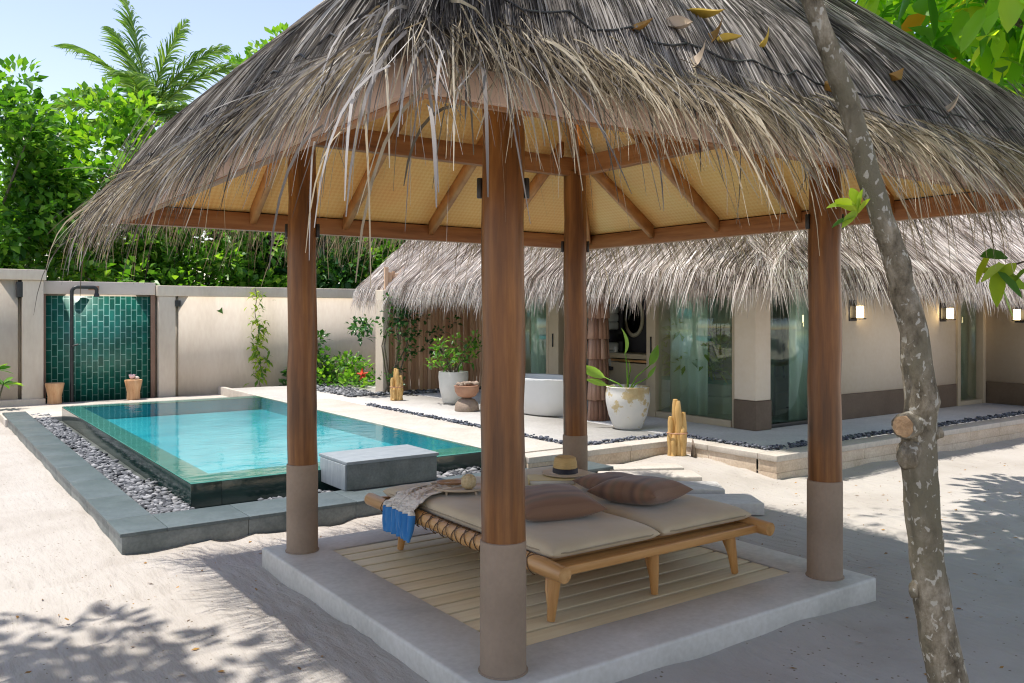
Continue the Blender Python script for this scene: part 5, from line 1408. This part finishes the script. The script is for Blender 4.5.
def crown_leaves(clumps, per, csize, leaf, lw, outdir, lo=0.6, hi=1.3, up=0.35):
    k = len(clumps)
    C = np.repeat(np.array(clumps), per, 0); O = np.repeat(np.array(outdir), per, 0)
    d = unit(k * per)
    C = C + d * (csize * rng.uniform(0.2, 1.0, (k * per, 1)) ** 0.6) * np.array([[1, 1, 0.7]])
    Nn = d * 0.8 + O * 0.5 + np.array([[0, 0, up]]) + rng.normal(0, 0.35, (k * per, 3))
    L = leaf * rng.uniform(lo, hi, k * per)
    return C, Nn, L, L * lw
def broadleaf_tree(name, label, cat, base, trunk_h, centre, radii, nclump, per, csize, leaf, lw, mat, group=None, bark='trunk', tr=0.09, detail=1, droop=0.25, nlimb=10, keepf=None, lean=(0, 0)):
    t = thing(name, label, cat, base, 0, group)
    b = Vector(base); c = Vector(centre) - b
    dirs = unit(nclump); r = rng.uniform(0.35, 1.0, (nclump, 1)) ** 0.5
    # uneven outline
    bump_ = 1 + 0.22 * np.sin(dirs[:, :1] * 4.1 + 1.3) + 0.18 * np.sin(dirs[:, 1:2] * 5.3 + 0.4) + 0.1 * rng.normal(0, 1, (nclump, 1))
    cl = np.array(c) + dirs * r * bump_ * np.array([radii])
    if keepf is not None:
        k_ = keepf(cl + np.array(b)); cl = cl[k_]; dirs = dirs[k_]
    C, Nn, L, W_ = crown_leaves(cl, per, csize, leaf, lw, dirs)
    if keepf is not None:
        k_ = keepf(C + np.array(b), 0.0); C, Nn, L, W_ = C[k_], Nn[k_], L[k_], W_[k_]
    leaf_cloud('crown', C, Nn, L, W_, mat, t, droop, detail)
    m = MB()
    top = Vector((lean[0], lean[1], trunk_h))
    mid = top * 0.5 + Vector((R.uniform(-.1, .1), R.uniform(-.1, .1), 0))
    m.tube([(0, 0, -0.1), mid, top], [tr, tr * 0.85, tr * 0.65], 10, jit=0.1)
    for i in R.sample(range(len(cl)), min(nlimb, len(cl))):
        e = Vector(cl[i]); q = top.lerp(e, 0.5) + Vector((R.uniform(-.2, .2), R.uniform(-.2, .2), R.uniform(0.0, 0.3)))
        m.tube([top * 0.96, q, e], [tr * 0.5, tr * 0.28, tr * 0.08], 7)
    m.build('trunk', M[bark], t, True)
    return t
# trees and big shrubs beyond the wall
row = [(-4.2, 18.0, 3.2, 4.6, 2.6, 'leaf_b', 0.30, 'tall sunny broadleaf tree beyond the wall at the far left edge'),
       (-1.0, 17.2, 2.2, 4.3, 2.4, 'leaf_a', 0.26, 'leafy tree beyond the wall above the left end of the green tiles'),
       (1.5, 18.6, 2.2, 4.3, 2.2, 'leaf_b', 0.26, 'bright green tree beyond the wall just below the palm'),
       (3.4, 17.4, 1.9, 3.0, 1.9, 'leaf_a', 0.24, 'low bushy tree beyond the wall seen under the left roof fringe'),
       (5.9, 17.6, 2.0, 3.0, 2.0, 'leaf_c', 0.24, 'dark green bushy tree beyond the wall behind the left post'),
       (8.6, 17.0, 2.0, 3.0, 2.0, 'leaf_a', 0.24, 'bushy tree beyond the wall at the end of the villa roof'),
       (-7.5, 17.0, 3.0, 4.2, 2.4, 'leaf_a', 0.28, 'broad tree beyond the wall left of the picture')]
for (x, y, rz_, cz, rx, mk, lf, lab) in row:
    broadleaf_tree('broadleaf_tree', lab, 'tree', (x, y, 0), cz * 0.45, (x, y, cz), (rx, 1.7, rz_ if rz_ < cz - 0.3 else cz - 0.3), 150, 60, 0.42, lf, 0.52, M[mk], 'trees beyond the garden wall', tr=0.12)
broadleaf_tree('broadleaf_tree', 'small light green treetop peeking over the left slope of the pavilion roof', 'tree', (6.6, 20.5, 0), 6.5, (6.5, 20.5, 8.6), (1.25, 1.2, 1.0), 34, 60, 0.42, 0.26, 0.52, M['leaf_b'], 'trees beyond the garden wall', tr=0.12)
broadleaf_tree('background_tree', 'large tree far behind the villa roof', 'tree', (16.5, 15.5, 0), 4.5, (16.0, 15.0, 6.0), (3.5, 3, 2.6), 120, 60, 0.6, 0.32, 0.52, M['leaf_a'], tr=0.2)
hd = thing('hedge', 'dense green hedge running just beyond the garden wall under the trees', 'hedge', (2.5, 16.2, 0))
hp_ = np.stack([rng.uniform(-7.5, 7.5, 330), rng.normal(0, 0.35, 330), rng.uniform(0.9, 2.9, 330)], -1); hp_[:, 2] += 0.35 * np.sin(hp_[:, 0] * 1.7) * (hp_[:, 2] > 2)
C, Nn, L, W_ = crown_leaves(hp_, 46, 0.42, 0.22, 0.55, np.tile([[0, -0.6, 0.4]], (330, 1)))
leaf_cloud('foliage', C, Nn, L, W_, M['leaf_a'], hd, 0.3, 1)
m = MB()
for x_ in np.arange(-7, 7.5, 1.1): m.tube([(x_, 0, -0.1), (x_ + 0.1, 0.05, 1.0), (x_ + 0.3, 0, 2.2)], [0.04, 0.03, 0.012], 6)
m.build('stems', M['trunk'], hd, True)
def shrub(name, label, cat, x, y, z, r, h, n, leaf, lw, mat, group=None, per=26, stems=7, detail=1):
    t = thing(name, label, cat, (x, y, z), 0, group)
    d = unit(n); d[:, 2] = np.abs(d[:, 2])
    cl = d * np.array([[r, r, h]]) * rng.uniform(0.4, 1.0, (n, 1))
    C, Nn, L, W_ = crown_leaves(cl, per, r * 0.3, leaf, lw, d)
    C[:, 2] = np.maximum(C[:, 2], 0.02)
    leaf_cloud('foliage', C, Nn, L, W_, M[mat], t, 0.3, detail)
    m = MB()
    for i in range(stems):
        e = Vector(cl[R.randrange(n)]); m.tube([(0, 0, -0.02), (e.x * 0.4, e.y * 0.4, e.z * 0.55), e], [0.014, 0.010, 0.004], 6)
    m.build('stems', M['trunk'], t, True)
    return t
shrub('hibiscus_shrub', 'low glossy green shrub with a red flower at the wall foot', 'shrub', 5.2, 13.6, 0.15, 1.0, 0.75, 42, 0.15, 0.55, 'leaf_a')
shrub('leafy_shrub', 'taller leafy shrub against the wall just right of the left post', 'shrub', 4.75, 14.1, 0.15, 0.5, 1.35, 26, 0.16, 0.5, 'leaf_c')
fr_ = thing('hibiscus_flower', 'single red hibiscus flower on the low shrub', 'flower', (5.35, 12.75, 0.52))
for k in range(5):
    o = link('petal', leaf_mesh('petal', 0.15, 0.11, 1.0, 0.3), M['red'], fr_); a = k * 1.257; o.location = (math.cos(a) * 0.06, -0.02, math.sin(a) * 0.06); o.rotation_euler = (0, -a, 0)
MB().tube([(0, 0, 0), (0, -0.08, 0.01)], [0.008, 0.004], 6).build('stamen', M['dry_leaf_yellow'], fr_)
# climber on the pillar and fence
cb = thing('climbing_plant', 'dark green climbing plant against the pillar and timber fence', 'plant', (5.15, 11.1, 0.26))
cl = []; 
for k in range(26):
    s = rng.uniform(0, 1); cl.append((rng.normal(0.05, 0.17) + 0.45 * max(0, rng.uniform(-0.6, 1)) * (s > 0.35), rng.uniform(-0.25, 0.1), 0.15 + 1.75 * s))
cl += [(-0.55 + rng.normal(0, 0.12), rng.uniform(-0.2, 0.0), 1.2 + rng.normal(0, 0.1)) for _ in range(8)] + [(0.9 + rng.normal(0, 0.2), -0.1, 1.1 + rng.normal(0, 0.25)) for _ in range(6)]
C, Nn, L, W_ = crown_leaves(np.array(cl), 16, 0.15, 0.11, 0.6, np.tile([[0, -0.6, 0.2]], (len(cl), 1)))
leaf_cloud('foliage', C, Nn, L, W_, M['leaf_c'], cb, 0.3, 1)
m = MB()
for k in range(7): m.tube([(rng.normal(0, 0.1), 0, 0), (rng.normal(0.1, 0.15), 0.02, 0.9), (rng.normal(0.15, 0.25), 0.0, 1.8)], [0.016, 0.012, 0.005], 6)
m.build('stems', M['trunk'], cb, True)
# hanging vine on the wall
vn = thing('hanging_vine', 'thin yellow green vine hanging down the beige wall', 'vine', (3.72, 14.44, 2.3))
pts = [(0.03 * math.sin(k * 0.9) + 0.006 * k, 0, -0.10 * k) for k in range(22)]
MB().tube(pts, 0.008, 6).build('stem', M['trunk'], vn, True)
C = []; 
for k in range(21):
    x_, _, z_ = pts[k]
    nn = 5 if k in (4, 5, 6) else (9 if k == 2 or k == 1 else 15 if 7 <= k <= 18 else 3)
    for q in range(nn): C.append((x_ + rng.normal(0, 0.10), rng.uniform(-0.12, 0.0), z_ + rng.normal(0, 0.05)))
C = np.array(C); Nn = np.stack([rng.normal(0, 1, len(C)), rng.uniform(-0.8, 0, len(C)), rng.uniform(-1, 0.3, len(C))], -1); L = rng.uniform(0.09, 0.17, len(C))
leaf_cloud('foliage', C, Nn, L, L * 0.45, M['leaf_vine'], vn, 0.3, 1)
# plant at the left picture edge
fp = thing('rosette_plant', 'small bright green leafy plant at the left wall foot', 'plant', (-0.98, 13.7, 0.05))
C = []; Nn = []
for (sx, sz) in ((0.0, 0.75), (-0.15, 0.55), (0.13, 0.5), (-0.3, 0.7)):
    for q in range(13):
        a = rng.uniform(0, 6.28); C.append((sx, 0, sz)); Nn.append((math.cos(a), math.sin(a), rng.uniform(-0.1, 0.8)))
C = np.array(C); Nn = np.array(Nn); L = rng.uniform(0.22, 0.34, len(C)); leaf_cloud('foliage', C, Nn, L, L * 0.26, M['leaf_b'], fp, 0.25, 2)
m = MB()
for (sx, sz) in ((0.0, 0.75), (-0.15, 0.55), (0.13, 0.5), (-0.3, 0.7)): m.tube([(0, 0, 0), (sx, 0, sz)], [0.018, 0.012], 7)
m.build('stems', M['trunk'], fp, True)
# paddle leaf plant in the big pot
pd = thing('paddle_leaf_plant', 'sparse plant with four long upright paddle leaves in the peeling planter', 'plant', (5.48, 5.06, 0.72))
for (dx, dy, dz, L_, W_, lean_) in ((0.02, 0.06, 0.50, 0.36, 0.10, 0.12), (0.24, -0.16, 0.36, 0.30, 0.11, 0.4), (-0.22, 0.20, 0.20, 0.40, 0.13, 1.15), (-0.20, 0.18, 0.10, 0.30, 0.08, 1.3), (0.12, 0.1, 0.22, 0.22, 0.05, 0.4), (0.16, -0.2, 0.2, 0.2, 0.05, 0.6)):
    s_ = MB().tube([(0, 0, 0), (dx * 0.4, dy * 0.4, dz * 0.6), (dx, dy, dz)], [0.012, 0.009, 0.006], 8).build('stalk', M['leaf_b'], pd, True)
    v = Vector((dx, dy, 0)); v = v.normalized() if v.length > 0 else Vector((1, 0, 0))
    me = leaf_mesh('leaf', L_, W_, -0.35, 0.3)
    o = link('leaf', me, M['leaf_b'], pd)
    ax = (v * math.sin(lean_) + Vector((0, 0, math.cos(lean_)))).normalized()
    o.rotation_mode = 'QUATERNION'; o.rotation_quaternion = ax.to_track_quat('X', 'Y'); o.location = Vector((dx, dy, dz)) + ax * L_ * 0.48
# plants in the grey pot
pg = thing('potted_shrub', 'leafy green stems growing out of the pale grey planter', 'plant', (5.26, 9.05, 0.74))
cl = np.array([(rng.uniform(-0.35, 0.45), rng.uniform(-0.2, 0.2), rng.uniform(0.0, 0.55)) for _ in range(20)] + [(0.38, -0.1, 0.62), (0.0, 0, 0.6), (-0.4, 0.1, 0.2)])
C, Nn, L, W_ = crown_leaves(cl, 14, 0.09, 0.12, 0.4, np.tile([[0, 0, 0.5]], (len(cl), 1)))
leaf_cloud('foliage', C, Nn, L, W_, M['leaf_a'], pg, 0.3, 1)
m = MB()
for e in cl[::2]: m.tube([(e[0] * 0.1, e[1] * 0.1, 0), (e[0] * 0.5, e[1] * 0.5, e[2] * 0.6), e], [0.010, 0.007, 0.004], 6)
m.build('stems', M['trunk'], pg, True)
ip = thing('reflection_plant', 'bright green plant added behind the wide glass door, standing in for a reflection', 'plant', (7.2, 5.5, 0.272))  # plant added indoors in place of one reflected in the glass
cl = np.array([(rng.normal(0, 0.16), rng.normal(0, 0.26), rng.uniform(0.65, 1.3)) for _ in range(30)])
C, Nn, L, W_ = crown_leaves(cl, 16, 0.12, 0.2, 0.35, np.tile([[-0.5, 0, 0.3]], (len(cl), 1)))
leaf_cloud('foliage', C, Nn, L, W_, M['leaf_vine'], ip, 0.3, 1)
m = MB()
for e in cl[::4]: m.tube([(0, 0, 0.3), (e[0] * 0.5, e[1] * 0.5, 0.6), e], [0.010, 0.008, 0.004], 6)
m.build('stems', M['trunk'], ip, True)
MB().lathe((0, 0, 0), [(0.14, 0), (0.18, 0.3), (0.16, 0.31), (0.02, 0.29)], 20).build('pot', M['clay_grey'], ip, True, 50)

# coconut palm beyond the wall
pm = thing('coconut_palm', 'coconut palm with arching fronds rising above the trees at left', 'palm tree', (2.9, 20.3, 0))
m = MB(); m.tube([(0.3, 0.2, 0), (0.12, 0.1, 3.0), (0, 0, 6.7)], [0.2, 0.15, 0.12], 12, jit=0.06); m.build('trunk', M['trunk'], pm, True)
def frond(az, el, L, curve, parent):
    """one feather leaf with a rib"""
    n = 64; s = np.linspace(0, 1, n)
    d = np.array([math.cos(az), math.sin(az)])
    ang = el - curve * s ** 1.4
    dx = np.cos(ang); dz = np.sin(ang)
    r = np.concatenate([[0], np.cumsum((dx[1:] + dx[:-1]) / 2)]) * L / (n - 1); z = np.concatenate([[0], np.cumsum((dz[1:] + dz[:-1]) / 2)]) * L / (n - 1)
    P = np.stack([d[0] * r, d[1] * r, z + 6.75], -1)
    T = np.stack([d[0] * dx, d[1] * dx, dz], -1)
    Sd = np.array([-d[1], d[0], 0.0])
    f = link('frond', np_mesh('frond', *_rib(P)), M['leaf_vine'], parent)
    PP = []; WW = []
    for sg in (-1, 1):
        i = np.arange(4, n)
        ll = L * 0.40 * np.sin(np.pi * (0.12 + 0.86 * s[i])) ** 0.7 * rng.uniform(0.8, 1.1, len(i))
        dirv = Sd[None] * sg * 0.8 + T[i] * 0.65 + np.array([[0, 0, 0.25]]) + rng.normal(0, 0.07, (len(i), 3))
        dirv /= np.linalg.norm(dirv, axis=1, keepdims=True)
        q = np.linspace(0, 1, 4)[None, :, None]
        pp2 = P[i][:, None] + dirv[:, None] * ll[:, None, None] * q - np.array([0, 0, 1.0]) * (ll * 0.42)[:, None, None] * q ** 2
        PP.append(pp2); WW.append(np.full(len(i), 0.026)[:, None] * np.array([0.8, 1, 0.7, 0.1])[None])
    b = blades('leaflets', np.concatenate(PP), np.concatenate(WW), M['leaf_palm'], f)
    return f
def _rib(P):
    mb = MB(); mb.tube([tuple(p) for p in P[::3]], [0.03 * (1 - 0.85 * i / (len(P[::3]) - 1)) for i in range(len(P[::3]))], 6)
    return np.concatenate(mb.v), [np.array(f) for f in mb.f.values()]
# azimuths: camera right is (0.816,-0.578), away is (0.578,0.816)
RT = math.atan2(-0.578, 0.816)
for az, el, L, cu in ((0, 1.38, 3.0, 0.42), (math.pi, 1.48, 3.5, 0.22), (math.pi, 1.12, 3.3, 1.0), (math.pi - 0.3, 1.38, 3.0, 0.6), (0.15, 0.9, 3.0, 0.75), (0.1, 1.15, 3.1, 0.9), (-0.5, 0.35, 2.4, 0.9),
                      (math.pi + 0.3, 0.35, 2.6, 0.75), (math.pi - 0.1, 0.05, 2.5, 0.6), (1.6, 0.9, 2.6, 1.0), (-1.5, 0.9, 2.2, 1.2), (2.4, 0.7, 2.6, 1.1), (-0.1, 0.1, 2.2, 0.9), (-2.4, 0.6, 2.4, 1.2), (0.9, 0.4, 2.4, 1.0)):
    frond(RT + az, el, L * 0.93, cu, pm)

# leaning tree in front of the roof
lt = thing('leaning_tree', 'slender leaning tree with lichen spotted bark, sawn limb and overhead crown', 'tree', (0.85, -1.70, 0))
path_t = [(0.87, -1.71, -0.1), (0.83, -1.69, 0.15), (0.74, -1.62, 0.48), (0.70, -1.59, 0.76), (0.672, -1.57, 1.04), (0.664, -1.56, 1.28), (0.668, -1.57, 1.45), (0.65, -1.55, 1.69), (0.60, -1.52, 1.92), (0.54, -1.48, 2.14), (0.46, -1.42, 2.49), (0.36, -1.35, 2.83), (0.26, -1.28, 3.3), (0.30, -1.30, 4.0)]
rt_ = [0.074, 0.068, 0.061, 0.058, 0.054, 0.058, 0.053, 0.046, 0.041, 0.038, 0.036, 0.034, 0.032, 0.03]
# resample with small bulges
pts = []; rr = []
for i in range(len(path_t) - 1):
    for f in (0, 0.25, 0.5, 0.75):
        p = Vector(path_t[i]).lerp(Vector(path_t[i + 1]), f); q = rt_[i] * (1 - f) + rt_[i + 1] * f
        pts.append(tuple(p + Vector((R.uniform(-1, 1), R.uniform(-1, 1), 0)) * 0.0035)); rr.append(q * (1 + R.uniform(-0.05, 0.06)))
m = MB(); m.tube(pts, rr, 22, jit=0.10)
br = [((0.26, -1.28, 3.3), (1.1, -1.2, 3.9), (2.4, -0.7, 4.5)), ((1.1, -1.2, 3.9), (2.4, -0.3, 4.2), (3.9, -0.1, 4.3)), ((1.1, -1.2, 3.9), (2.3, -1.8, 4.4), (3.6, -2.2, 4.5)), ((2.4, -0.3, 4.2), (3.4, -0.6, 3.6), (4.3, -0.9, 3.3))]
for a, b_, c_ in br: m.tube([a, b_, c_], [0.034, 0.026, 0.012], 8)
m.build('trunk', M['bark'], lt, True, None)
# knots and the sawn limb
def lump(c, s, name, mat, par):
    bm = bmesh.new(); bmesh.ops.create_icosphere(bm, subdivisions=3, radius=1)
    for v in bm.verts:
        v.co = v.co * (1 + 0.12 * math.sin(5 * v.co.x + 3 * v.co.z) + 0.10 * math.sin(7 * v.co.y))
        v.co = Vector((v.co.x * s[0], v.co.y * s[1], v.co.z * s[2])) + Vector(c)
    m = MB(); m.bm(bm); return m.build(name, mat, par, True)
tl = Vector((-2.188, -3.159, 1.35)) - Vector((0.66, -1.565, 1.33)); tl.normalize()
rgt = Vector((0.816, -0.578, 0))
c0 = Vector((0.664, -1.56, 1.37)) - Vector(lt.location)
def ltadd(o): return o
o = MB().tube([c0 - rgt * 0.01, c0 - rgt * 0.035 + tl * 0.035, c0 - rgt * 0.052 + tl * 0.066], [0.05, 0.047, 0.041], 18, jit=0.08).build('limb_stub', M['bark'], lt, True, 50)
e = c0 - rgt * 0.052 + tl * 0.0665; ax = (tl * 0.066 - rgt * 0.045).normalized()
o2 = MB().tube([e, e + ax * 0.004], [0.036, 0.033], 20, jit=0.16).build('sawn_face', M['sawn'], o, True, 40)
lump(c0 + rgt * 0.055 + Vector((0, 0, -0.03)), (0.028, 0.028, 0.024), 'knot', M['bark'], lt)
lump(c0 + rgt * 0.05 + Vector((0, 0, 0.09)), (0.022, 0.02, 0.018), 'knot', M['bark'], lt)
lump(c0 - rgt * 0.03 + Vector((0, 0, -0.10)) + tl * 0.02, (0.045, 0.045, 0.05), 'knot', M['bark'], lt)
lump(Vector((0.70, -1.59, 0.80)) - Vector(lt.location) - rgt * 0.06, (0.022, 0.022, 0.028), 'knot', M['bark'], lt)
# trunk mesh was made in world numbers: shift it to the empty
for ch in lt.children:
    if ch.name.startswith('trunk'): ch.location = -Vector(lt.location)
# crown: everything overhead, pruned clear of the view along the roof
CL = Vector(lt.location)
def crown_ok(P, pad=0.25):
    d = P - np.array(CAM); r = d @ np.array([0.8161, -0.5779, 0]); f = d @ np.array([0.5779, 0.8161, 0]); h = d[:, 2]
    above = (h > 0.375 * f + pad) | (f < 0.2)
    outside = (r > 0.62 * f + pad)
    patch = (r / np.maximum(f, 0.1) > 0.395) & (f > 4.0) & (h > 0.245 * f - 0.05)
    roofclear = (P[:, 2] > 3.72 + 0.95 * np.minimum(0, 0) - 0.95 * np.maximum.reduce([-P[:, 0], P[:, 0] - 2.39, -P[:, 1], P[:, 1] - 2.39]) + 0.25)
    return (above | outside | patch) & roofclear & (P[:, 2] > 2.0)
zones = [((3.6, -0.2, 4.3), (2.2, 1.5, 1.2), 125), ((5.6, 0.4, 4.6), (1.8, 1.5, 1.2), 60), ((3.8, -2.2, 4.3), (1.6, 1.4, 0.9), 30)]
cl = []; dr = []
for c_, r_, n_ in zones:
    d = unit(n_); cl.append(np.array(c_) + d * np.array(r_) * rng.uniform(0.2, 1, (n_, 1)) ** 0.5); dr.append(d)
cl = np.concatenate(cl); dr = np.concatenate(dr)
k_ = crown_ok(cl); cl, dr = cl[k_], dr[k_]
C, Nn, L, W_ = crown_leaves(cl, 26, 0.42, 0.21, 0.55, dr, 0.7, 1.25, 0.1)
k_ = crown_ok(C, 0.12); C, Nn, L, W_ = C[k_], Nn[k_], L[k_], W_[k_]
leaf_cloud('crown', C - np.array(CL), Nn, L, W_, M['leaf_big'], lt, 0.3, 2)
# sprout on the trunk
sp_c = np.array([0.47, -1.455, 2.10]) - np.array(CL)
ang = [(-0.9, 0.15), (-0.7, 0.5), (-0.35, 0.9), (0.05, 1.0), (-0.8, -0.15), (0.35, 0.75), (-0.5, -0.3)]
Nn = np.array([np.array([0.816, -0.578, 0]) * a + np.array([0, 0, b_]) + np.array([-0.5, -0.7, 0]) * 0.3 for a, b_ in ang])
L = np.array([0.13, 0.12, 0.10, 0.11, 0.11, 0.08, 0.09])
leaf_cloud('sprout', np.tile(sp_c, (7, 1)) + np.array([0, 0, 0.02]) * rng.uniform(-1, 1, (7, 1)), Nn, L, L * 0.36, M['leaf_vine'], lt, 0.25, 2)
# hanging twig at the right edge
tw = np.array([3.05, -0.74, 2.02]) - np.array(CL)
ang = [(-0.9, -0.3), (-0.6, -0.8), (-0.2, -1.0), (0.25, -0.9), (0.6, -0.6), (0.3, 0.6), (0.8, 0.1), (-0.7, 0.2), (0.9, -0.3), (0.5, 0.9)]
Nn = np.array([np.array([0.816, -0.578, 0]) * a + np.array([0, 0, b_]) + np.array([-0.5, -0.7, 0]) * 0.3 for a, b_ in ang]); L = rng.uniform(0.17, 0.24, len(ang))
leaf_cloud('twig_leaves', np.tile(tw, (len(ang), 1)) + rng.normal(0, 0.05, (len(ang), 3)), Nn, L, L * 0.42, M['leaf_vine'], lt, 0.25, 2)
MB().tube([tuple(tw), tuple(tw + np.array([0.35, -0.2, 0.12])), tuple(np.array([4.3, -1.2, 3.4]) - np.array(CL))], [0.006, 0.008, 0.012], 6).build('twig', M['trunk'], lt, True)

# shade tree at the left, outside the picture
broadleaf_tree('shade_tree', 'shade tree standing left of the picture, its leaves dappling the sand', 'tree', (-5.6, -0.4, 0), 5.2, (-3.8, 1.2, 7.6), (2.0, 1.8, 0.9), 95, 34, 0.45, 0.17, 0.55, M['leaf_big'], tr=0.14, detail=2, keepf=lambda P, pad=0.0: crown_ok(P, 0.1 + pad), lean=(0.6, 0.4))

# unseen tall tree added so its high crown half shades the front sand
tt = thing('unseen_shade_tree', 'tall airy tree added unseen behind the viewer, its high crown softly shading the sand', 'tree', (-0.6, -6.5, 0))
d = unit(170); cl = np.array([0.9, -0.5, 10.0]) + d * np.array([[4.6, 3.0, 0.9]]) * rng.uniform(0.05, 1, (170, 1)) ** 0.42
C, Nn, L, W_ = crown_leaves(cl, 24, 0.62, 0.14, 0.55, d, 0.7, 1.25, 0.1)
leaf_cloud('crown', C - np.array([-0.6, -6.5, 0]), Nn, L, W_, M['leaf_big'], tt, 0.3, 1)
m = MB(); top = Vector((0.5, 3.0, 8.6))
m.tube([(0, 0, -0.1), (0.1, 0.6, 3.0), (0.2, 1.6, 6.0), tuple(top)], [0.26, 0.22, 0.17, 0.12], 12, jit=0.08)
for i in range(0, 170, 9):
    e = Vector(cl[i]) - Vector((-0.6, -6.5, 0)); m.tube([tuple(top * 0.98), tuple(top.lerp(e, 0.5) + Vector((0, 0, 0.25))), tuple(e)], [0.05, 0.03, 0.01], 6)
m.build('trunk', M['trunk'], tt, True)
sc.cycles.pixel_filter_type = 'BLACKMAN_HARRIS'; sc.cycles.filter_width = 1.15
